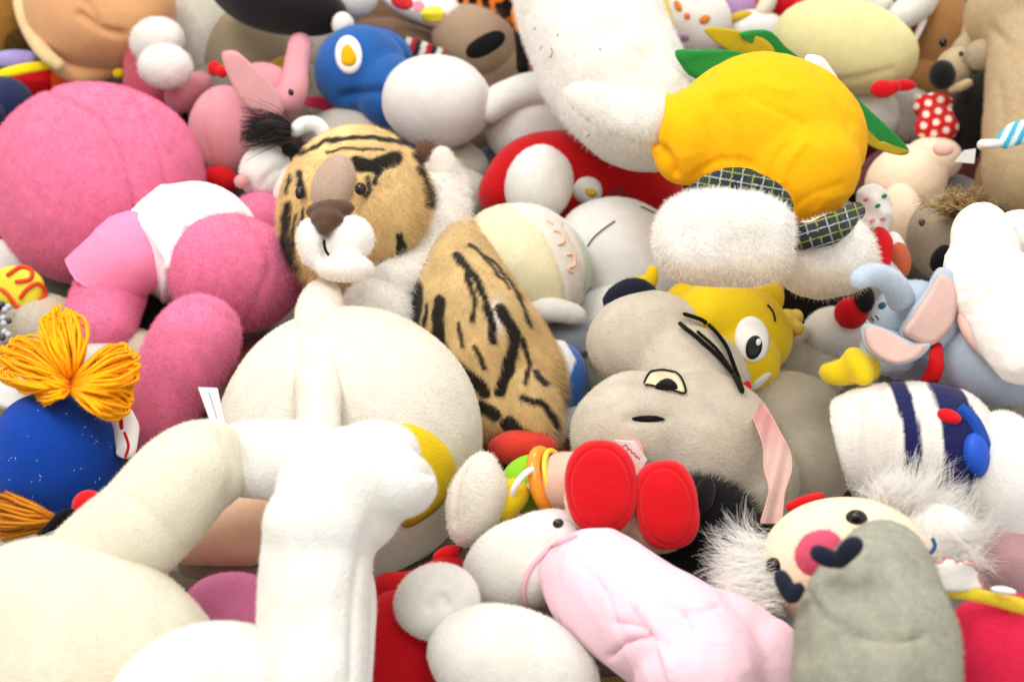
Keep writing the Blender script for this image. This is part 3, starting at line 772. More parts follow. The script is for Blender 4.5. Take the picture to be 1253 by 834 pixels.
part('scarf', T([(488, 52, .17, 10), (515, 62, .175, 12), (545, 74, .17, 12)], .5), mat('scarf_knit', 'attr', 'felt'), t, col=scarf)

t = thing('white_plush_red_dungarees', 'white plush in red dungarees with round foot and yellow button', 'plush toy', 680, 200)
part('body', lumpy(E(652, 150, .15, 58, 56, 48), .003, 12), FLEECE, t, fur=VEL)
part('arm', lumpy(T([(705, 112, .2, 22), (660, 108, .215, 22), (620, 118, .21, 20), (584, 142, .195, 17)]), .002, 14), FLEECE, t, fur=VEL)
g = fuse([T([(598, 262, .13, 26), (640, 205, .17, 34), (700, 200, .17, 40), (760, 222, .14, 50), (830, 250, .1, 46)]), E(715, 250, .12, 55, 40, 40)], .005, 6)
rb = bvh(g); part('dungarees', g, mat('dungaree_red', C('#cf0d16'), 'velour'), t, fur=VEL)
part('foot', lumpy(E(660, 228, .205, 41, 47, 36, rot=-12), .003, 14), WHITE, t, fur=VEL)
bt = part('button', patch(rb, oval(719, 233, 18, 17), .007, dome=.006), WHITE, t)
part('button_centre', patch(rb, oval(722, 236, 7, 7), .016), mat('button_yellow', C('#d9c13a'), 'felt'), bt)
part('button', patch(rb, oval(757, 240, 12, 10), .006, dome=.004), mat('button_maroon', C('#8c2a2a'), 'felt'), t)
part('dungaree_leg', E(790, 226, .1, 60, 34, 34, rot=-20), mat('deep_red_velour', C('#7c0d14'), 'velour'), t, fur=VEL)  # dungaree red darkened in colour for the shade beneath the fluffy white toy

t = thing('upturned_white_head', 'upside-down white plush head with stitched whiskers and red bow', 'plush toy', 750, 330)
g = lumpy(E(762, 318, .14, 88, 74, 66, rot=-25, sub=6), .003, 10); wb = bvh(g)
part('head', g, FLEECE, t, fur=VEL)
GT = mat('grey_thread', C('#57504c'), 'cloth')
part('whisker', thread(wb, [(719, 302), (728, 290), (740, 280), (753, 271)], .9, 2.2), GT, t)
part('whisker', thread(wb, [(783, 254), (792, 258), (806, 265)], .9, 2.2), GT, t)
part('bow', fuse([E(807, 284, .23, 9, 20, 10, rot=-10), E(812, 270, .22, 10, 10, 8)], .003, 3), RED, t, fur=VEL)
part('ear', lumpy(E(742, 385, .12, 44, 34, 30, rot=30), .002, 12), FLEECE, t, fur=VEL)

t = thing('lemon_plush_ball', 'pale lemon and white plush ball with faint orange embroidery and mint edge', 'plush toy', 640, 340)
g = crease(lumpy(E(640, 325, .19, 84, 74, 66, rot=-25, sub=6), .002, 10), [([(630, 252), (668, 290), (690, 345), (692, 388)], 3, .003), ([(690, 275), (712, 320), (716, 370)], 2.5, .002)]); lb = bvh(g)
def lemon(v, q, n):
    xb = np.interp(q[:, 1], [240, 252, 290, 345, 390, 420], [600, 628, 668, 690, 693, 690])
    xm = np.interp(q[:, 1], [250, 290, 320, 370, 400], [690, 705, 716, 712, 690])
    k = np.clip((xb - q[:, 0]) / 2.5 + .5, 0, 1)[:, None]; m = np.clip((q[:, 0] - xm) / 4 + .5, 0, 1)[:, None]
    c = np.array(C('#f8f0cc')) * k + np.array(C('#f7f1ea')) * (1 - k)
    return c * (1 - m) + np.array(C('#cfe3d8')) * m
part('ball', g, mat('lemon_pattern', 'attr', 'velour'), t, fur=VEL, col=lemon)
PO = mat('pale_orange_thread', C('#f3c8ae'), 'cloth')
for ln in ([(676, 282), (686, 286), (689, 296), (682, 300)], [(692, 312), (700, 312), (702, 324), (694, 328), (700, 334)], [(668, 270), (676, 275)]):
    part('embroidery', thread(lb, ln, 1.6, 1.0), PO, t)
part('ear', lumpy(T([(640, 384, .17, 12), (668, 378, .18, 15), (700, 384, .17, 13), (716, 392, .16, 8)], .8), .001, 16), FLEECE, t, fur=VEL)

t = thing('blue_white_plush', 'small white and bright blue plush wedged by the tiger rump', 'plush toy', 690, 460)
def bw(v, q, n):
    k = np.clip((q[:, 0] - np.interp(q[:, 1], [415, 440, 465, 490], [690, 705, 695, 688])) / 2.5 + .5, 0, 1)[:, None]
    return np.array(C('#f2f1f1')) * (1 - k) + np.array(C('#1c6fc9')) * k
part('body', E(680, 466, .15, 40, 50, 40), mat('blue_white_pattern', 'attr', 'velour'), t, fur=VEL, col=bw)
part('foot', lumpy(E(690, 510, .12, 26, 24, 24), .002, 14), WHITE, t, fur=VEL)
part('tie', T([(706, 440, .17, 3), (714, 452, .165, 3), (716, 462, .16, 3)]), mat('lime_cord', C('#b7c623'), 'cloth'), t)
t = thing('slate_cloth_toy', 'slate grey cloth toy lying under the lemon plush ball', 'plush toy', 700, 410)
part('body', folds(E(702, 415, .12, 52, 26, 30), .003, 30, (1, .2, 0), .3), mat('slate_cloth', C('#8d9199'), 'cloth'), t)
part('foot', E(700, 500, .08, 40, 30, 30), mat('slate_dark', C('#3c3c44'), 'cloth'), t)

# ------------------------------------------------------------------ the big fluffy toy in yellow shorts
t = thing('fluffy_white_toy_yellow_outfit', 'big fluffy white toy in yellow outfit with dark tartan trouser cuffs', 'plush toy', 880, 200)
TF = (4.5, 32, (0.1, -.3, 0), 1.2)
g = lumpy(T([(690, -90, .33, 70), (718, 5, .33, 84), (748, 80, .32, 88), (785, 135, .30, 76), (850, 185, .28, 50)], n=70, seg=48), .004, 14, 4)
part('body', g, TERRY, t, fur=TF); wb_ = bvh(g); fib = []
for x, y, dx, dy in ((664, 62, 3, -6), (680, 64, -2, -5), (676, 72, 4, -8), (684, 46, 3, -3), (657, 38, 2, -4), (700, 120, 5, 2), (735, 60, 2, 4), (720, 165, 5, -3)):
    fib.append(thread(wb_, [(x, y), (x + dx * .6, y + dy * .4), (x + dx, y + dy)], .5, 9, 8))
lo = part('lint', join(*fib), THREAD, t); lo['kind'] = 'stuff'
g = lumpy(fuse([T([(694, 112, .37, 12), (735, 128, .385, 30), (780, 140, .40, 36), (830, 145, .40, 36)])], .005, 5), .003, 20, 6)
part('arm', g, TERRY, t, fur=TF)
g = fuse([E(938, 168, .37, 122, 96, 90, rot=-8), E(842, 165, .385, 46, 60, 52, rot=-10), E(975, 205, .362, 78, 66, 66)], .0038, 40)
g = lumpy(g, .003, 9, 3)
g = crease(g, [([(903, 100), (903, 150), (905, 205)], 3, .003), ([(800, 170), (815, 190), (825, 212)], 6, .009), ([(820, 120), (818, 150), (806, 182)], 5, -.006),
               ([(850, 215), (880, 196), (920, 200)], 4, .003), ([(862, 212), (890, 206), (930, 214)], 3, -.002), ([(920, 120), (960, 140), (985, 150)], 4, .002), ([(960, 262), (990, 240), (1030, 225)], 4, .002), ([(950, 240), (965, 200), (985, 175)], 4, -.003), ([(935, 235), (945, 200), (960, 180)], 3, .003), ([(990, 268), (1010, 245), (1045, 235)], 3, -.0015),
               ([(880, 115), (925, 105), (965, 112)], 7, -.003), ([(1000, 90), (1020, 115), (1040, 150)], 6, .003)])
g = folds(folds(g, .0016, 24, (.6, -1, 0), .2, 8), .0009, 60, (.5, -1, 0), .12, 9)
part('trousers', g, YEL, t)
def tartan(ax, ay, bx, by):
    def fn(v, q, n):
        d = np.array([bx - ax, by - ay], float); L = np.hypot(*d); d /= L
        u = (q - [ax, ay]) @ d; w = (q - [ax, ay]) @ np.array([-d[1], d[0]])
        c = np.tile(np.array(C('#252a3a')), (len(v), 1))
        green = (np.abs((u % 26) - 13) < 6)[:, None] | (np.abs((w % 20) - 10) < 4)[:, None]
        c = np.where(green, np.array(C('#2c3832')), c)
        for x, pr, off, wd, cc in ((u, 26, 3, .8, '#9fa19c'), (w, 20, 3, .8, '#9fa19c'), (u, 26, 16, .7, '#8f8f46'), (w, 20, 13, .7, '#8f8f46')):
            k = (np.abs((x % pr) - off) < wd)[:, None]; c = np.where(k, np.array(C(cc)), c)
        return c
    return fn
TAR = mat('tartan', 'attr', 'cloth')
g = folds(T([(838, 248, .41, 12), (868, 230, .435, 17), (905, 227, .44, 20), (940, 240, .43, 21), (964, 262, .40, 13)], .9, seg=110, n=170), .003, 40, (.2, 1, 0), .4)
part('tartan_cuff', g, TAR, t, col=tartan(850, 230, 960, 250))
g = folds(T([(958, 290, .36, 13), (995, 287, .385, 16), (1030, 274, .38, 16), (1052, 256, .35, 10)], .9, seg=110, n=150), .003, 40, (.2, 1, 0), .4)
part('tartan_cuff', g, TAR, t, col=tartan(960, 290, 1050, 262))
def sole(cx, cy):
    def fn(v, q, n):
        k = np.clip((q[:, 1] - cy) / 30, 0, 1)[:, None]; return np.array(C('#f7f4ef')) * (1 - k) + np.array(C('#e9dcc8')) * k
    return fn
TP = mat('terry_soiled', 'attr')  # white terry turning beige towards the bottom of each foot
part('foot', lumpy(E(886, 294, .42, 80, 57, 56, rot=-6, n=2.9, sub=6), .003, 22, 2), TP, t, fur=(4.5, 38, (.1, -.3, .1), 1.2), col=sole(886, 305))
part('foot', lumpy(E(1012, 316, .335, 60, 48, 46, rot=12, n=2.4, sub=6), .003, 22, 5), TP, t, fur=(4.5, 38, (.1, -.3, .1), 1.2), col=sole(1014, 312))
part('collar_label', folds(T([(985, 72, .42, 5), (1003, 78, .415, 7), (1020, 94, .40, 4), (1027, 102, .39, 2)], .4), .002, 60, (1, 0, 0)), WCLOTH, t)

t = thing('green_leaf_plush', 'felt leaf collar with green tops and yellow undersides around the yellow outfit', 'felt leaves', 960, 90)
GRN = mat('leaf_green_felt', C('#2f9a45'), 'felt'); GYL = mat('leaf_yellow_felt', C('#cfb527'), 'felt')
part('leaf', slab([(862, 36), (893, 36), (935, 48), (948, 68), (915, 72), (885, 58)], .40, .004, -.03, (.2, .5)), GYL, t)
part('leaf', slab([(905, 42), (940, 38), (962, 58), (975, 70), (950, 74), (930, 58)], .395, .005, -.02, (-.2, .6)), GRN, t)
part('leaf', folds(slab([(826, 64), (862, 62), (905, 62), (918, 74), (890, 96), (852, 98)], .385, .005, -.03, (0, .4), wave=.01), .004, 40, (1, .5, 0)), GRN, t)
part('leaf', slab([(1032, 108), (1058, 130), (1108, 178), (1104, 188), (1072, 176), (1052, 160), (1040, 140)], .32, .004, -.03, (-.6, .3)), GRN, t)
part('leaf', slab([(1050, 148), (1072, 172), (1110, 184), (1100, 190), (1068, 180), (1052, 166)], .325, .004, -.02, (-.6, .3)), GYL, t)

t = thing('white_faced_doll', 'white faced soft doll with yellow hair and orange spots', 'doll', 845, 30)
g = lumpy(E(848, 28, .2, 46, 42, 38), .002, 12); fb = bvh(g)
part('face', g, FLEECE, t, fur=VEL)
part('hair', lumpy(T([(812, 50, .22, 9), (808, 20, .22, 13), (822, -10, .22, 14)]), .003, 30), mat('straw_yellow_plush', C('#e8cf5a')), t, fur=PLU)
for x, y, a, b, r in ((830, 8, 4, 7, 30), (862, 24, 7, 5, 30), (836, 46, 8, 4, 0), (841, 20, 4, 4, 0)):
    part('spot', patch(fb, oval(x, y, a, b, r), .003, n=20, rings=2), mat('spot_orange', C('#ee8a3a'), 'felt') if y != 46 else mat('spot_mauve', C('#c890c0'), 'felt'), t)
part('bonnet', lumpy(E(895, 4, .19, 34, 18, 20, rot=-20), .004, 30), mat('lavender_plush', C('#c9a0d2'), 'velour'), t, fur=VEL)
part('body', lumpy(E(925, 40, .17, 40, 26, 30), .003, 14), FLEECE, t, fur=VEL)
part('skirt', folds(E(905, 22, .2, 18, 8, 10, rot=15), .003, 40, (1, 0, 0)), mat('mustard_cloth', C('#c7a32a'), 'cloth'), t)
t = thing('red_white_toy', 'red plush with cream stripe behind the lemon cushion', 'plush toy', 965, 10)
part('body', lumpy(E(962, 8, .17, 46, 34, 32), .003, 14), RED, t, fur=VEL)
part('stripe', T([(928, 22, .2, 8), (938, 6, .21, 10), (942, -12, .21, 10)]), IVORY, t, fur=VEL)
part('arm', T([(968, 24, .22, 9), (985, 6, .23, 11), (1010, -10, .23, 12)]), RED, t, fur=VEL)
t = thing('lemon_cushion_toy', 'plump pale lemon cushion toy with small red bow', 'plush toy', 1035, 60)
part('body', crease(lumpy(E(1036, 56, .25, 87, 54, 56, rot=-12, n=2.2, sub=6), .003, 9), [([(1000, 100), (1040, 98), (1090, 85)], 5, .003)]), mat('pale_lemon_velour', C('#f2ebaf'), 'velour'), t, fur=VEL)
part('bow', folds(fuse([E(1080, 108, .25, 16, 11, 9), E(1108, 104, .23, 14, 8, 8), E(1094, 106, .25, 7, 8, 9)], .004, 3), .003, 50), RED, t)
part('foot', lumpy(E(1060, 140, .14, 44, 32, 30), .002, 14), FLEECE, t, fur=VEL)
part('base', lumpy(E(1105, 140, .13, 40, 34, 32), .003, 14), mat('dove_grey_plush', C('#d0c9c4')), t, fur=PLU)
t = thing('white_dangling_limbs', 'white soft toy with two sausage legs behind the lemon cushion', 'plush toy', 1110, 15)
part('leg', lumpy(T([(1040, -16, .22, 14), (1065, 0, .23, 15), (1090, 16, .22, 15)]), .002, 14), WHITE, t, fur=VEL)
part('leg', lumpy(T([(1085, 28, .23, 15), (1110, 16, .24, 19), (1140, -14, .24, 20)]), .002, 14), WHITE, t, fur=VEL)
part('strap', T([(1118, 52, .2, 3), (1128, 30, .22, 4), (1138, 8, .22, 4)], .4), WCLOTH, t)
t = thing('brown_bear_plush', 'caramel brown bear plush behind the black nosed dog', 'plush bear', 1145, 60)
part('head', lumpy(E(1150, 45, .18, 42, 58, 40), .003, 12), mat('caramel_plush', C('#a97a48')), t, fur=PLU)
part('eye', E(1154, 52, .245, 5, 6, 5), BEAD, t)
part('body', lumpy(E(1140, 95, .13, 32, 36, 32), .003, 12), MATS['caramel_plush'], t, fur=PLU)
t = thing('black_nosed_dog', 'beige plush dog with big black nose and black jacket', 'plush dog', 1195, 110)
DG = mat('dog_beige_plush', C('#cdb894'))
part('head', lumpy(fuse([E(1200, 72, .22, 38, 38, 34), E(1172, 82, .235, 28, 24, 24, rot=30)], .005, 6), .002, 14), DG, t, fur=PLU)
part('nose', E(1153, 92, .265, 16, 18, 15), mat('black_nose_velour', C('#15110f'), 'velour'), t, fur=VEL)
part('cheek', lumpy(E(1204, 68, .265, 24, 22, 16), .002, 14), mat('dog_grey_beige', C('#b9a88c')), t, fur=PLU)
part('ear', lumpy(E(1192, 36, .25, 14, 24, 10, rot=-25), .002, 14), DG, t, fur=PLU)
part('eye', E(1176, 66, .268, 3, 3.4, 3), BEAD, t)
part('jacket', lumpy(E(1203, 138, .2, 36, 52, 34, rot=-8), .003, 14), mat('black_fleece', C('#0f0d0d'), 'velour'), t, fur=(3, 20))
part('mouth', T([(1160, 110, .25, 4), (1175, 106, .25, 6), (1188, 100, .25, 5)]), DG, t, fur=VEL)
t = thing('polka_dot_plush', 'red plush dress with white polka dots near the black jacket', 'plush toy', 1143, 145)
def dots(v, q, n):
    u = (q[:, 0] * .97 + q[:, 1] * .2) / 14; w = (q[:, 1] * .97 - q[:, 0] * .2) / 14
    w = w + .5 * (np.floor(u) % 2)
    d = np.hypot(u - np.floor(u) - .5, w - np.floor(w) - .5)
    k = np.clip((.30 - d) / .08 + .5, 0, 1)[:, None]
    return np.array(C('#c41f1f')) * (1 - k) + np.array(C('#f3dfcf')) * k
part('dress', folds(fuse([E(1143, 132, .2, 27, 20, 18), E(1146, 156, .195, 29, 20, 18), E(1145, 145, .2, 24, 18, 16)], .0025, 8), .005, 30, (.3, 1, 0), .3), mat('polka_dots', 'attr', 'cloth'), t, col=dots)
part('bow_knot', E(1122, 122, .2, 7, 8, 7), FLEECE, t)
t = thing('big_beige_plush', 'large beige plush limb and paw beside the black jacket', 'plush toy', 1240, 120)
BG = mat('big_beige_fabric', C('#c6ad88'))
g = fuse([E(1252, 20, .3, 72, 62, 50), T([(1250, 30, .29, 44), (1250, 110, .27, 42), (1252, 200, .22, 46), (1255, 260, .18, 40)])], .006, 10)
part('body', crease(lumpy(g, .003, 10), [([(1215, 34), (1235, 52), (1260, 58)], 5, .006), ([(1222, 100), (1228, 140), (1222, 180)], 5, .003)]), BG, t, fur=(5, 20, (0, -.5, 0)))
part('paw', lumpy(E(1222, 225, .17, 26, 44, 30), .003, 12), mat('big_brown_fabric', C('#9b7b55')), t, fur=(5, 20, (0, -.5, 0)))
t = thing('white_cord_toy', 'white plastic hook with turquoise striped strap on beige plush', 'strap', 1225, 172)
part('strap', T([(1222, 176, .32, 9), (1240, 165, .32, 14), (1262, 158, .32, 15)], .5), mat('turquoise_stripe', 'attr', 'cloth'), t,
     col=lambda v, q, n: np.where((np.floor((q[:, 0] + q[:, 1] * .5) / 7).astype(int) % 2 == 0)[:, None], np.array(C('#46aecb')), np.array(C('#dbe9ec'))))
part('hook', fuse([T([(1196, 176, .32, 6), (1210, 176, .325, 6), (1224, 176, .32, 6)]), E(1200, 178, .32, 6, 6, 5)], .003, 3), mat('white_plastic', C('#f4f4f4'), 'nylon'), t)

t = thing('tufted_doll', 'peach cloth doll with tuft of brown hair and grey beige head', 'doll', 1130, 240)
part('body', lumpy(fuse([E(1108, 220, .15, 50, 42, 40, rot=20), E(1140, 195, .16, 36, 28, 30), E(1100, 270, .15, 28, 46, 34)], .005, 8), .003, 12), SKIN, t)
part('ear', E(1154, 182, .22, 13, 9, 7), mat('doll_pink_cloth', C('#efc0b0'), 'cloth'), t)
part('head', lumpy(E(1160, 290, .2, 50, 55, 44), .003, 14), mat('grey_beige_plush', C('#b8ab97')), t, fur=PLU)
part('nose', E(1102, 318, .23, 12, 22, 12, rot=8), mat('coral_velour', C('#e0744e'), 'velour'), t, fur=VEL)
part('eye', E(1128, 272, .265, 4, 5, 4), mat('brown_bead', C('#4c3c30'), 'gloss'), t)
ln = []
for k in range(70):
    a = RNG.uniform(math.radians(0), math.radians(165)); l = RNG.uniform(30, 62)
    x0 = 1172 + RNG.normal(0, 12); y0 = 256 + RNG.normal(0, 5); p = []
    for u in (0, .35, .7, 1): p.append(P(x0 + l * u * math.cos(a), y0 - l * u * math.sin(a) + 24 * u * u, .255 + .05 * math.sin(2.6 * u) + RNG.normal(0, .004)))
    ln.append(spline(p, 9))
ln = clump(ln, 14, .004, .004, 3)
part('hair', strands(ln, .0004, .0002), mat('doll_brown_hair', C('#b89a68'), 'cloth'), t)
part('tag', slab([(1180, 184), (1194, 182), (1192, 200), (1168, 198)], .27, .001, 0, (0, .4), smooth=False, n=4), MATS['tag_satin'], t, flat=True)
t = thing('black_clothed_toy', 'black soft toy in the dark gap beneath the white feet', 'plush toy', 985, 370)
part('body', lumpy(E(985, 370, .15, 54, 36, 34), .003, 14), BLACK, t, fur=VEL)
part('arm', lumpy(T([(950, 355, .16, 14), (990, 350, .17, 16), (1010, 370, .16, 14)]), .002, 14), BLACK, t, fur=VEL)
t = thing('flowered_white_toy', 'white cloth toy with tiny flower print and red sash', 'plush toy', 1075, 270)
g = folds(lumpy(E(1070, 262, .25, 26, 34, 24), .006, 40), .006, 40); fb = bvh(g)
part('body', g, WCLOTH, t)
for x, y, m_ in ((1060, 244, 'print_pink'), (1074, 252, 'leaf_green_felt'), (1068, 270, 'print_pink'), (1082, 240, 'leaf_green_felt'), (1080, 268, 'print_pink')):
    part('flower_print', patch(fb, oval(x, y, 3.5, 2.5, 30), .001, n=12, rings=2), MATS[m_], t)
part('sash', T([(1074, 278, .27, 6), (1082, 298, .265, 11), (1080, 330, .25, 8)], .6), RED, t, fur=VEL)
part('arm', T([(1090, 285, .24, 8), (1098, 310, .23, 12), (1092, 345, .21, 11)]), WCLOTH, t)

t = thing('puffy_white_toy', 'puffy white nylon toy with rounded paw and wrinkled surface', 'plush toy', 1225, 370)
g = fuse([T([(1196, 260, .37, 26), (1206, 296, .37, 42), (1212, 340, .36, 46)], .9), E(1222, 355, .355, 54, 56, 52), T([(1215, 350, .345, 48), (1245, 410, .34, 48), (1290, 460, .33, 46)]),
          E(1180, 326, .365, 26, 32, 30), E(1245, 290, .35, 30, 34, 32)], .0036, 14)
g = crease(g, [([(1172, 300), (1186, 312), (1192, 340)], 3, .004), ([(1200, 400), (1222, 380), (1240, 384)], 3, .003), ([(1178, 360), (1196, 352), (1212, 360)], 3, .003), ([(1228, 270), (1226, 300), (1240, 325)], 4, .006), ([(1190, 385), (1210, 375), (1226, 350)], 3, .002)])
g = folds(folds(lumpy(g, .002, 16, 5), .0025, 34, (.3, 1, 0), .25, 6), .0012, 90, (1, .3, 0), .3, 7)
part('body', g, mat('white_nylon', C('#f4efe7'), 'cloth'), t)
part('lining', T([(1176, 372, .335, 12), (1198, 412, .325, 15), (1250, 456, .31, 16)]), mat('blush_nylon', C('#eec6b6'), 'nylon'), t)

t = thing('blue_elephant', 'light blue elephant plush with pink lined ears and yellow hat', 'plush elephant', 1150, 420)
EB = mat('elephant_blue_velour', C('#c6d6e8'), 'velour'); EP = mat('elephant_pink_velour', C('#f3cfc5'), 'velour')
g = lumpy(E(1110, 380, .29, 46, 36, 40, rot=25), .002, 14); eb = bvh(g)
part('head', g, EB, t, fur=VEL)
part('trunk', lumpy(T([(1046, 350, .385, 11), (1058, 338, .385, 14), (1078, 338, .375, 15), (1096, 352, .35, 17), (1106, 376, .32, 20)]), .001, 20), EB, t, fur=VEL)
e1 = part('ear', slab([(1152, 328), (1168, 340), (1175, 372), (1166, 406), (1138, 430), (1103, 412), (1115, 384), (1136, 352)], .335, .012, -.02, (-.2, .2)), EB, t, fur=VEL)
part('ear_lining', slab([(1151, 336), (1163, 346), (1168, 374), (1159, 401), (1135, 422), (1107, 408), (1119, 386), (1138, 358)], .342, .010, -.02, (-.2, .2)), EP, e1, fur=VEL)
e2 = part('ear', slab([(1056, 398), (1080, 402), (1115, 420), (1136, 422), (1120, 440), (1092, 446), (1062, 428)], .33, .012, -.02, (0, -.1)), EB, t, fur=VEL)
part('ear_lining', slab([(1060, 401), (1082, 405), (1112, 422), (1131, 424), (1116, 439), (1091, 443), (1065, 426)], .338, .010, -.02, (0, -.1)), EP, e2, fur=VEL)
part('eye', patch(eb, oval(1080, 374, 5, 3.4, 35), .002, n=16, rings=2), mat('elephant_eye', C('#1d4d63'), 'gloss'), t)
for ln in ([(1066, 388), (1070, 392)], [(1072, 386), (1076, 391)], [(1052, 402), (1056, 406)]):
    part('stitch', thread(eb, ln, .9, 1), THREAD, t)
part('cheek', lumpy(E(1085, 432, .27, 36, 30, 28, rot=-20), .002, 14), EB, t, fur=VEL)
part('hat', lumpy(fuse([T([(1001, 452, .29, 10), (1022, 456, .295, 17), (1050, 452, .30, 20), (1072, 452, .29, 18)]), T([(1040, 430, .31, 13), (1050, 446, .315, 16), (1062, 474, .30, 14)])], .004, 5), .001, 20), mat('hat_yellow_velour', C('#f3d51b'), 'velour'), t, fur=VEL)
part('body', lumpy(E(1212, 436, .275, 74, 62, 56, rot=-20), .003, 12), EB, t, fur=VEL)
part('belly', lumpy(E(1120, 455, .22, 34, 24, 24), .002, 14), mat('elephant_lilac', C('#c2b6cf'), 'velour'), t, fur=VEL)
part('collar', folds(fuse([T([(1148, 420, .305, 6), (1144, 450, .3, 11), (1132, 478, .275, 9), (1150, 482, .27, 6)], .5)], .003, 3), .003, 50), REDC, t)
part('button', E(1151, 316, .29, 11, 18, 10, rot=-30), mat('black_knob_felt', C('#101010'), 'felt'), t, fur=VEL)
t = thing('red_pompom_toy', 'small white toy with red pompom and black knob under the fluffy feet', 'plush toy', 1050, 385)
part('pompom', lumpy(E(1042, 382, .22, 20, 20, 18), .002, 14), RED, t, fur=VEL)
part('knob', E(1058, 366, .24, 12, 17, 12), mat('charcoal_felt', C('#24211f'), 'felt'), t, fur=VEL)
part('body', lumpy(E(1025, 405, .18, 40, 30, 28), .003, 14), FLEECE, t, fur=VEL)

# ------------------------------------------------------------------ middle right: chick, hippo, grey limbs
t = thing('yellow_chick', 'bright yellow chick plush with large oval white eye and tiny red beak', 'plush chick', 900, 420)
g = lumpy(fuse([E(895, 405, .225, 78, 62, 52, rot=-15), E(912, 445, .22, 46, 44, 40, rot=-10), E(860, 372, .22, 48, 34, 36), E(930, 360, .22, 30, 34, 30)], .004, 8), .002, 12); cb = bvh(g)
part('body', g, mat('chick_yellow_velour', C('#f8d313'), 'velour'), t, fur=(1.6, 18))
e = part('eye', patch(cb, oval(920, 415, 21, 28, 8), .002, dome=.004), mat('eye_white', C('#f8f7f4'), 'nylon'), t)
part('pupil', patch(cb, oval(921, 427, 9, 13, -12), .0085, n=30), mat('eye_black', C('#141212'), 'nylon'), e)
part('glint', patch(cb, oval(925, 423, 3, 4, -12), .0115, n=14, rings=2), MATS['eye_white'], e)
part('brow', thread(cb, [(938, 373), (945, 382), (948, 394)], 1.2, 1.2), THREAD, t)
part('mouth_stitch', thread(cb, [(888, 448), (893, 452), (896, 448)], 1.0, 1.2), THREAD, t)
part('beak', lumpy(E(914, 474, .24, 7, 10, 8, rot=-10), .001, 30), RED, t, fur=(1, 14))
part('beak_lip', patch(cb, [(916, 478), (922, 468), (934, 458), (943, 456), (936, 466), (924, 476)], .003, n=24, rings=2), FLEECE, t)
part('hand', lumpy(fuse([E(962, 398, .21, 14, 20, 14), E(974, 388, .215, 9, 10, 9), E(976, 402, .215, 9, 9, 9), E(958, 420, .205, 10, 10, 9)], .003, 5), .001, 20), mat('chick_pale_yellow', C('#f0d25a'), 'velour'), t, fur=(1.6, 18))
part('crest', fuse([E(797, 340, .22, 9, 17, 8, rot=-8), E(782, 346, .215, 10, 9, 8, rot=30)], .003, 4), MATS['chick_yellow_velour'], t, fur=(1.6, 18))

t = thing('grey_hippo', 'stone grey plush hippo with sleepy half eye and huge snout', 'plush hippo', 820, 520)
g = fuse([E(792, 420, .225, 76, 64, 58), E(775, 530, .225, 80, 76, 66, rot=10), E(860, 545, .21, 92, 90, 70, rot=-20), E(850, 470, .22, 70, 70, 56), E(918, 580, .185, 56, 66, 54, rot=25)], .0042, 22)
g = crease(lumpy(g, .002, 12, 8), [([(715, 482), (745, 472), (790, 472)], 6, .005), ([(775, 366), (790, 400), (796, 430)], 3, .002), ([(845, 490), (900, 530), (930, 590)], 10, .004),
                                   ([(770, 512), (793, 509), (815, 512)], 8, .005)])
hb2 = bvh(g); part('body', g, GREY, t, fur=(3.2, 22, (0.1, -.4, 0)))
e = part('eye', patch(hb2, [(787, 470), (794, 460), (806, 455), (820, 456), (832, 464), (838, 476), (836, 482), (818, 478), (800, 474)], .004), mat('eye_cream', C('#f0e6c0'), 'felt'), t)
part('eye_outline', thread(hb2, [(786, 471), (794, 459), (806, 453.5), (820, 454.5), (833, 463), (839, 477), (836, 483), (818, 479), (800, 475), (787, 471)], 1.3, 3.2, 50), THREAD, e)
part('pupil', patch(hb2, [(802, 475), (806, 469), (814, 466.5), (823, 469), (829, 475), (828, 479), (815, 477.5)], .0062, n=24, rings=3), mat('pupil_black', C('#181512'), 'felt'), e)
part('nostril', patch(hb2, [(773, 512), (783, 508.5), (803, 508.5), (813, 513), (803, 516), (783, 516)], .004, n=24), mat('nostril_black', C('#12100f'), 'felt'), t)
part('ear', lumpy(fuse([T([(744, 380, .25, 12), (758, 364, .265, 17), (782, 358, .27, 17), (806, 366, .26, 9)], .8)], .003, 4), .002, 30), NAVYF, t, fur=(3, 22))
for ln, r in (([(832, 386), (860, 398), (884, 424), (897, 456), (907, 484)], 2.6), ([(830, 399), (858, 422), (885, 448), (907, 486)], 2.9), ([(852, 408), (876, 430), (893, 455)], 2.0)):
    part('whisker', thread(hb2, ln, r, 2.2, 40, 1.0), mat('whisker_cord', C('#17130f'), 'cloth'), t)

t = thing('grey_beige_plush_limbs', 'plain grey beige plush legs lying next to the hippo', 'plush toy', 985, 520)
GB = mat('soft_grey_beige', C('#cdc2ae'))
part('leg', lumpy(fuse([T([(900, 500, .16, 46), (960, 510, .17, 62), (1030, 540, .17, 66)]), E(985, 560, .15, 66, 64, 56)], .005, 8), .003, 12), GB, t, fur=(3.2, 20))
part('paw', lumpy(E(975, 452, .13, 58, 46, 42), .004, 22), mat('light_grey_beige', C('#cfc8ba')), t, fur=(5, 22, (0, -.4, 0), .6))
part('foot', lumpy(E(1010, 425, .12, 40, 30, 32), .004, 22), MATS['light_grey_beige'], t, fur=(5, 22, (0, -.4, 0), .6))
t = thing('pink_ribbon', 'sheer rose pink ribbon draped over the grey beige legs', 'ribbon', 940, 570)
def rib(v, q, n):
    k = np.clip((q[:, 1] - 495) / 60, 0, 1)[:, None]; return np.array(C('#dd8f97')) * (1 - k) + np.array(C('#e0bdb4')) * k
L_ = [(917, 502), (926, 522), (934, 546), (935, 572), (941, 596), (938, 614), (930, 640)]
R_ = [(956, 640), (958, 616), (960, 600), (968, 574), (966, 552), (956, 532), (944, 510), (932, 493), (922, 492)]
ro = L_ + R_
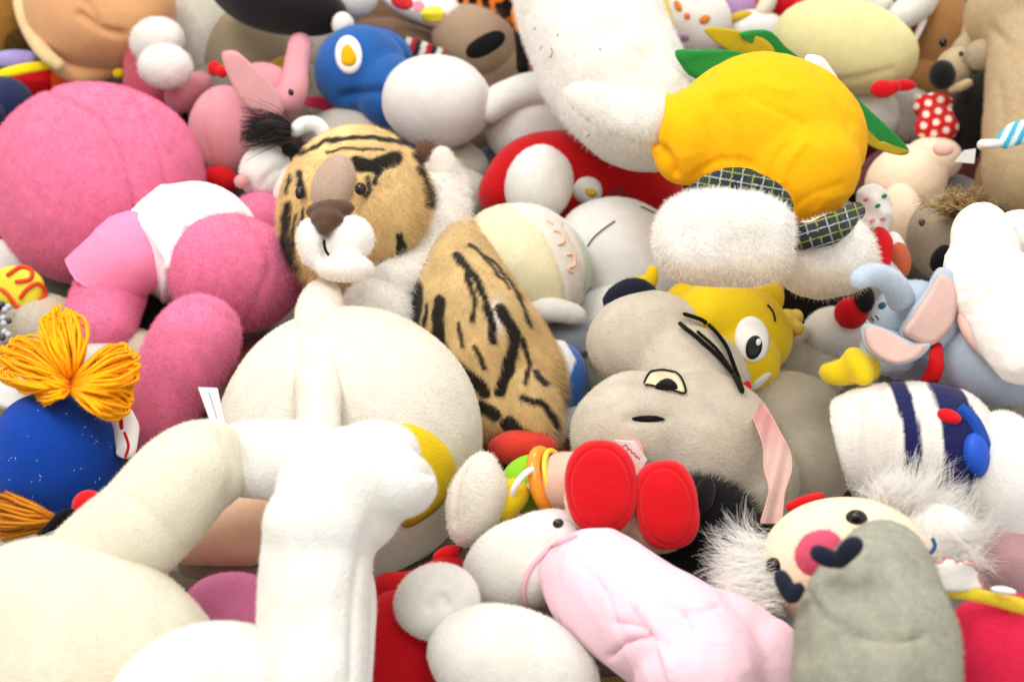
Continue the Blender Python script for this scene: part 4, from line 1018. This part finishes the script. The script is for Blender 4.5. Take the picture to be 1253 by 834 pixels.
def ribbon_at(px, py):
    h = np.interp(py, [490, 520, 560, 600, 645], [.262, .268, .268, .262, .25]) + .004 * math.sin(px * .21 + py * .05)
    return P(px, py, h)
LL = spline(L_, 40); RR = spline(R_[::-1][1:], 40); V = []; F = []
for a_, b_ in zip(LL, RR):
    for u in np.linspace(0, 1, 9): V.append(ribbon_at(*(a_ * (1 - u) + b_ * u)))
V = np.array(V); W = np.vstack([V + CN * .0006, V - CN * .0006])
for i in range(39):
    for j in range(8):
        q_ = [i * 9 + j, i * 9 + j + 1, (i + 1) * 9 + j + 1, (i + 1) * 9 + j]
        F.append(q_[::-1]); F.append([x + 360 for x in q_])
m_ = mat('sheer_ribbon', 'attr', 'cloth'); m_.node_tree.nodes['Principled BSDF'].inputs['Alpha'].default_value = .72
part('ribbon', (W, F), m_, t, col=rib)
for e_ in (LL, RR):
    part('ribbon_edge', tube_world(np.array([ribbon_at(*p_) for p_ in e_]) + CN * .001, np.full(40, .0008), 6), mat('ribbon_gold_edge', C('#dcb0a2'), 'cloth'), t)

# ------------------------------------------------------------------ sailor toy and the white haired doll
t = thing('sailor_plush', 'white terry sailor plush with navy stripes and blue collar button', 'plush toy', 1150, 560)
g = fuse([T([(1034, 553, .235, 62), (1048, 550, .24, 73), (1090, 545, .25, 80), (1150, 550, .25, 82), (1220, 570, .24, 80)], .9, n=60, cap=(0, 1)), E(1066, 512, .25, 34, 46, 42, rot=-8), E(1100, 488, .25, 34, 24, 34)], .0034, 5)
g = crease(lumpy(g, .002, 14, 5), [([(1050, 500), (1046, 540), (1050, 600)], 9, .006), ([(1078, 468), (1088, 520), (1085, 600)], 5, .003)]); sb = bvh(g)
def sailor(v, q, n):
    c = np.tile(np.array(C('#f3efe9')), (len(v), 1))
    xs = [460, 480, 520, 560, 600, 640]
    for a0, b0 in (([1078, 1092, 1104, 1108, 1094, 1080], [1105, 1116, 1126, 1129, 1118, 1100]), ([1128, 1140, 1153, 1156, 1138, 1120], [1160, 1180, 1203, 1208, 1196, 1170])):
        lo = np.interp(q[:, 1], xs, a0); hi = np.interp(q[:, 1], xs, b0)
        k = (np.clip((q[:, 0] - lo) / 1.6, 0, 1) * np.clip((hi - q[:, 0]) / 1.6, 0, 1))[:, None]
        c = c * (1 - k) + np.array(C('#1d2058')) * k
    return c
part('sleeve', g, mat('sailor_stripes', 'attr'), t, fur=(2.4, 22), col=sailor)
part('patch', patch(sb, oval(1161, 510, 15, 7.5, -20), .004, dome=.002), RED, t)
part('collar', band(sb, [(1172, 498), (1192, 518), (1203, 550), (1200, 585), (1188, 612)], [5, 6, 7, 6, 5], .006), mat('collar_blue_felt', C('#1f4fb0'), 'felt'), t)
part('button', patch(sb, oval(1192, 556, 13, 26, 8), .007, dome=.006), mat('button_blue_plastic', C('#1c53c4'), 'nylon'), t)
part('body', lumpy(E(1232, 590, .24, 60, 96, 76, rot=6), .003, 10), FLEECE, t, fur=(3, 20))
part('pompom', lumpy(E(1165, 492, .25, 28, 16, 20), .002, 14), mat('pompom_pink', C('#f27fb4'), 'velour'), t, fur=VEL)
part('seat', lumpy(E(1236, 690, .2, 46, 42, 44), .002, 12), mat('mauve_shade_velour', C('#c79ba0'), 'velour'), t, fur=VEL)

t = thing('white_haired_doll', 'peach faced doll with long wispy white hair and pink round nose', 'doll', 1040, 690)
g = lumpy(E(1037, 690, .275, 104, 80, 70, rot=0, n=2.1, sub=6), .001, 10); db = bvh(g)
part('face', g, SKIN, t)
part('nose', lumpy(E(1003, 676, .350, 30, 27, 24, rot=30), .002, 24), mat('raspberry_fur', C('#e85c7c')), t, fur=(4, 26))
part('eye', patch(db, oval(946, 695, 9, 13.5, -8), .002, dome=.006), BEAD, t)
part('eye', patch(db, oval(1048, 633.5, 13.5, 8, -8), .002, dome=.006), BEAD, t)
part('mouth_stitch', T([(1127, 664, .34, 2.4), (1130, 673, .342, 2.6), (1138, 676, .342, 2.6), (1144, 668, .342, 2.6), (1141, 658, .34, 2.4)]), mat('blue_thread', C('#2b4a7c'), 'cloth'), t)
part('cheek_pad', lumpy(E(1140, 660, .29, 50, 42, 34), .002, 12), FLEECE, t, fur=(8, 20, (.3, -.4, 0), .8))
def wisps(cx, cy, hx, hy, ang0, ang1, n, l0, l1, h, seed, lift=.03):
    rg = np.random.default_rng(seed); out = []
    for k in range(n):
        a = math.radians(rg.uniform(ang0, ang1)); l = rg.uniform(l0, l1); x = cx + rg.normal(0, hx); y = cy + rg.normal(0, hy)
        cu = rg.normal(0, .35); z = rg.uniform(-.01, lift); p = []
        for u in np.linspace(0, 1, 5):
            p.append(P(x + l * u * math.cos(a + cu * u), y - l * u * math.sin(a + cu * u), h + z * math.sin(2 * u) - .02 * u * u + rg.normal(0, .001)))
        out.append(spline(p, 9))
    return out
HW = mat('white_hair_fibre', C('#fdfaf5'), 'cloth')
ln = (wisps(1118, 640, 18, 18, 5, 110, 130, 35, 85, .30, 1) + wisps(1095, 620, 14, 6, 25, 115, 80, 25, 70, .315, 2) + wisps(1160, 670, 14, 16, -40, 60, 70, 30, 80, .30, 3))
part('hair', strands(clump(ln, 18, .005, .004, 1), .00016, .00007), HW, t)
ln = wisps(940, 700, 7, 20, 150, 210, 130, 35, 95, .285, 4, .01) + wisps(924, 716, 7, 12, 155, 205, 50, 30, 90, .28, 5, .015)
part('hair', strands(clump(ln, 18, .005, .004, 2), .00016, .00007), HW, t)
part('hat_edge', T([(962, 622, .28, 5), (985, 612, .285, 6), (1008, 606, .28, 5)]), RED, t, fur=VEL)

t = thing('green_dinosaur', 'grey green plush dinosaur snout with little navy felt horns', 'plush dinosaur', 1065, 780)
GD = mat('grey_green_plush', C('#a9a999'), 'plush', .26)
g = fuse([T([(1094, 653, .36, 36), (1084, 700, .368, 62), (1074, 760, .365, 92), (1073, 820, .355, 100), (1077, 930, .33, 106)], .85, n=70)], .0036, 6)
g = crease(lumpy(g, .003, 12, 3), [([(985, 720), (1010, 752), (1050, 775), (1100, 782), (1130, 776)], 4, .005)])
part('snout', g, GD, t, fur=(3.6, 24, (0.1, -.5, 0), .5))
nb = bvh(g)
part('horn', fuse([T([(994, 673, .435, 9), (1008, 680, .44, 12), (1026, 690, .435, 9)]), T([(1053, 662, .455, 9), (1040, 671, .455, 13), (1022, 692, .435, 9)])], .0025, 3), NAVYF, t, fur=(1.2, 20))
part('horn', fuse([T([(952, 698, .40, 8), (960, 714, .40, 11), (970, 738, .395, 8)]), T([(984, 714, .41, 6), (976, 722, .405, 9), (968, 738, .395, 7)])], .0025, 3), NAVYF, t, fur=(1.2, 20))

t = thing('crimson_plush', 'crimson pink furry plush with yellow trimmed edge', 'plush toy', 1210, 790)
part('body', lumpy(E(1222, 815, .27, 85, 90, 60, rot=-10, sub=6), .003, 10), mat('crimson_pink_fur', C('#e8274f')), t, fur=(4, 22, (.4, -.5, 0)))
part('trim', lumpy(T([(1130, 722, .345, 6), (1165, 724, .345, 8), (1205, 730, .34, 9), (1275, 748, .32, 10)], .7), .001, 30), mat('trim_yellow', C('#f8df3a'), 'velour'), t, fur=VEL)
t = thing('lace_collar', 'scalloped white lace with orange stitched border on crimson plush', 'lace', 1175, 705)
ol = [(1122, 690), (1134, 684), (1146, 688), (1156, 682), (1168, 686), (1180, 686), (1192, 690), (1198, 700), (1204, 712), (1206, 722), (1180, 722), (1150, 720), (1126, 712)]
g = slab(ol, .365, .002, 0, (0, .3), wave=.012, n=60); part('lace', g, WCLOTH, t)
lb2 = bvh(g)
part('border_stitch', thread(lb2, ol[1:10], .9, 1.5, 50), mat('orange_stitch', C('#c8683a'), 'cloth'), t)
part('border_stitch', thread(lb2, [(x * .95 + 1168 * .05, y * .9 + 706 * .1) for x, y in ol[4:10]], .7, 1.5, 40), MATS['orange_stitch'], t)
part('bead', E(1228, 722, .35, 16, 5, 6, rot=-8), mat('pearl', C('#e9e9ee'), 'nylon'), t)

# ------------------------------------------------------------------ lower middle: slippers, pyjama sleeve, bear, black fur
t = thing('black_fur_toy', 'jet black furry toy behind the red soles', 'plush toy', 850, 660)
part('body', lumpy(fuse([E(868, 648, .225, 72, 56, 50, rot=-35), E(800, 695, .2, 70, 40, 46)], .005, 6), .003, 12), mat('jet_black_fur', C('#0b0a0c')), t, fur=(9, 20, (.3, .2, .2), .5))
part('ear', lumpy(E(862, 606, .275, 13, 24, 9, rot=-15), .002, 14), mat('black_grey_velour', C('#161517'), 'velour'), t, fur=VEL)
t = thing('red_soled_doll', 'small doll with big red soled shoes, orange bangle and yellow sleeve', 'doll', 740, 610)
part('shoe', lumpy(E(738, 612, .265, 46, 52, 40, rot=6), .001, 12), mat('shoe_blush', C('#f6dccb'), 'velour'), t, fur=VEL)
part('sole', crease(lumpy(E(735, 597, .30, 46, 58, 26, rot=4, n=2.3, sub=6), .0015, 20), [(oval(735, 597, 38, 50, 4) + oval(735, 597, 38, 50, 4)[:1], 1.8, .0016)]), RED, t, fur=(1.6, 20), label='large oval red sole')
part('shoe', lumpy(E(806, 634, .255, 42, 44, 36, rot=20), .001, 12), MATS['shoe_blush'], t, fur=VEL)
part('sole', crease(lumpy(E(815, 619, .285, 39, 55, 25, rot=8, n=2.6, sub=6), .0015, 20), [(oval(815, 619, 33, 48, 8) + oval(815, 619, 33, 48, 8)[:1], 1.8, .0016)]), RED, t, fur=(1.6, 20), label='smaller rounded red sole')
part('leg', T([(775, 545, .25, 12), (772, 575, .27, 16), (775, 600, .27, 18)]), mat('shoe_pink', C('#f0b6ae'), 'velour'), t, fur=VEL)
tg = slab([(752, 538), (776, 540), (792, 562), (784, 574), (770, 556)], .305, .001, 0, (0, .4), smooth=False, n=5)
o = part('tag', tg, MATS['tag_satin'], t, flat=True); tb = bvh(tg)
for k in range(4):
    part('tag_print', thread(tb, [(762 + k * 5, 546 + k * 4), (766 + k * 5, 544 + k * 5), (769 + k * 4.6, 550 + k * 4)], .7, .5), mat('tag_pink_ink', C('#c04a6a'), 'cloth'), o)
part('arm', lumpy(T([(656, 592, .225, 28), (680, 590, .235, 35), (712, 592, .245, 38), (730, 594, .245, 34)]), .001, 16), mat('doll_skin_velour', C('#f4c8b4'), 'velour'), t, fur=VEL)
def ring(px, py, h, r, rr, rot, sq, m=30):
    c = P(px, py, h); s = S(c); a = math.radians(rot); X = CR * math.cos(a) + CU * math.sin(a)
    Y = -CR * math.sin(a) + CU * math.cos(a); out = []
    for k in np.linspace(0, 2 * math.pi, m + 1): out.append(c + s * r * (math.cos(k) * sq * X + math.sin(k) * Y) + CN * s * r * .75 * -math.cos(k))
    return tube_world(np.array(out), np.full(m + 1, rr * s), 12, 1, (0, 0))
part('bangle', ring(669, 590, .238, 38, 8.5, 16, .35), mat('bangle_amber', C('#f0932a'), 'gloss'), t)
part('bangle', ring(682, 588, .240, 38, 3.5, 16, .35), mat('bangle_yellow', C('#f5cf38'), 'gloss'), t)
part('shirt', lumpy(E(650, 592, .215, 36, 34, 30, rot=20), .002, 16), mat('lime_green_cloth', C('#8cc62f'), 'cloth'), t)
part('sleeve', lumpy(T([(612, 640, .215, 14), (622, 612, .235, 18), (640, 592, .24, 16)]), .001, 16), mat('sunny_yellow_velour', C('#f8d812'), 'velour'), t, fur=VEL)
part('cuff', ring(641, 592, .252, 21, 4, -35, .4), WCLOTH, t)
part('cap', lumpy(E(640, 548, .17, 42, 22, 26), .001, 16), mat('cap_red_velour', C('#e04030'), 'velour'), t, fur=VEL)
t = thing('pyjama_bunny', 'white plush paw in pale pink pyjama sleeve lying across', 'plush toy', 780, 730)
g = fuse([E(632, 690, .25, 70, 54, 50, rot=30), E(665, 672, .25, 50, 48, 46), T([(620, 690, .25, 48), (690, 705, .25, 54)])], .004, 7)
pb2 = lumpy(g, .002, 12); part('paw', pb2, FW, t, fur=(2.4, 18))
part('face', lumpy(E(688, 652, .24, 40, 26, 30, rot=-25), .001, 14), mat('blush_white_velour', C('#f4e4e0'), 'velour'), t, fur=VEL)
part('eye', E(683, 640, .318, 7, 6, 5, rot=15), BEAD, t)
PJ = mat('pale_pink_pyjama', C('#f0c9d5'), 'cloth')
g = fuse([T([(668, 690, .265, 50), (720, 712, .27, 64), (790, 755, .275, 72), (850, 800, .27, 84), (880, 900, .25, 100)], n=60), E(890, 775, .275, 76, 54, 60, rot=-25), E(930, 820, .26, 60, 70, 60)], .0032, 12)
g = crease(g, [([(750, 800), (770, 785), (795, 778)], 4, .006), ([(755, 760), (790, 768), (815, 790)], 4, .003), ([(780, 740), (805, 775), (822, 834)], 3, -.004), ([(838, 750), (848, 757), (850, 766)], 3, .005), ([(820, 742), (850, 750), (880, 740)], 3, .003), ([(700, 680), (740, 720), (760, 770)], 3, .0015)])
g = folds(folds(lumpy(g, .003, 10, 6), .0025, 24, (.6, -1, 0), .25, 5), .0012, 55, (.6, -1, 0), .15, 6)
part('sleeve', g, PJ, t)
part('cuff_piping', thread(bvh(g, pb2), [(645, 748), (641, 720), (650, 694), (672, 672), (708, 655)], 3.2, .5), mat('piping_rose', C('#e6b0c0'), 'cloth'), t)
t = thing('white_bear', 'white velour bear head with round ear next to the pyjama sleeve', 'plush bear', 600, 790)
g = crease(lumpy(E(628, 815, .24, 108, 72, 70, rot=-20, sub=6), .002, 9), [([(560, 770), (620, 752), (690, 790)], 3, .0015)])
part('head', g, mat('bear_white_velour', C('#f2f0ea'), 'velour'), t, fur=VEL)
part('ear', crease(lumpy(E(536, 735, .27, 55, 50, 34, rot=10), .002, 12), [([(525, 742), (540, 730), (548, 738)], 5, .004)]), MATS['bear_white_velour'], t, fur=VEL)
t = thing('red_felt_toy', 'plain scarlet felt toy between the white leg and white bear', 'plush toy', 490, 780)
part('body', lumpy(E(490, 800, .2, 62, 78, 50), .002, 12), mat('scarlet_felt', C('#c90f1c'), 'felt'), t, fur=(1.4, 18))
part('arm', lumpy(T([(455, 725, .2, 24), (510, 725, .2, 26), (560, 690, .18, 18)]), .002, 14), MATS['scarlet_felt'], t, fur=(1.4, 18))
part('knot', fuse([E(545, 678, .2, 18, 10, 10, rot=25), E(560, 672, .2, 8, 8, 8)], .003, 3), RED, t)

# ------------------------------------------------------------------ the buried layer of the pile that fills the gaps
rg = np.random.default_rng(11); gs = []; cols = []
pal = [C(c, .4) for c in ('#d8cfc0', '#e6ded2', '#8f7a66', '#b7a68e', '#c9586a', '#7a8aa6', '#d9b24a', '#4a4440', '#cfa58c', '#9aa08c', '#e8e2da', '#b04a44')]  # palette darkened so the gaps look shaded; the shade is in the colour
yy = -0.62
while yy < 1.5:
    hw = 0.62 + 0.22 * (yy + 0.62); xx = -hw
    while xx < hw:
        c = np.array([xx + rg.normal(0, .02), yy + rg.normal(0, .02), rg.uniform(.035, .06)])
        v, f = ico(3); r = np.array([rg.uniform(.075, .11), rg.uniform(.065, .09), rg.uniform(.05, .07)])
        a = rg.uniform(0, 3.14); R = np.array([[math.cos(a), -math.sin(a), 0], [math.sin(a), math.cos(a), 0], [0, 0, 1]])
        gs.append(lumpy(((v * r) @ R.T + c, f), .006, 16, len(gs))); cols.append(pal[rg.integers(len(pal))]); xx += .145
    yy += .125
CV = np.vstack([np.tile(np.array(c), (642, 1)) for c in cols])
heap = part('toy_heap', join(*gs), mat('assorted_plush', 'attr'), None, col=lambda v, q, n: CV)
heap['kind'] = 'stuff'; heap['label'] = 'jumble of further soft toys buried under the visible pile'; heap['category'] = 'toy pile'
grow_fur()
clean()
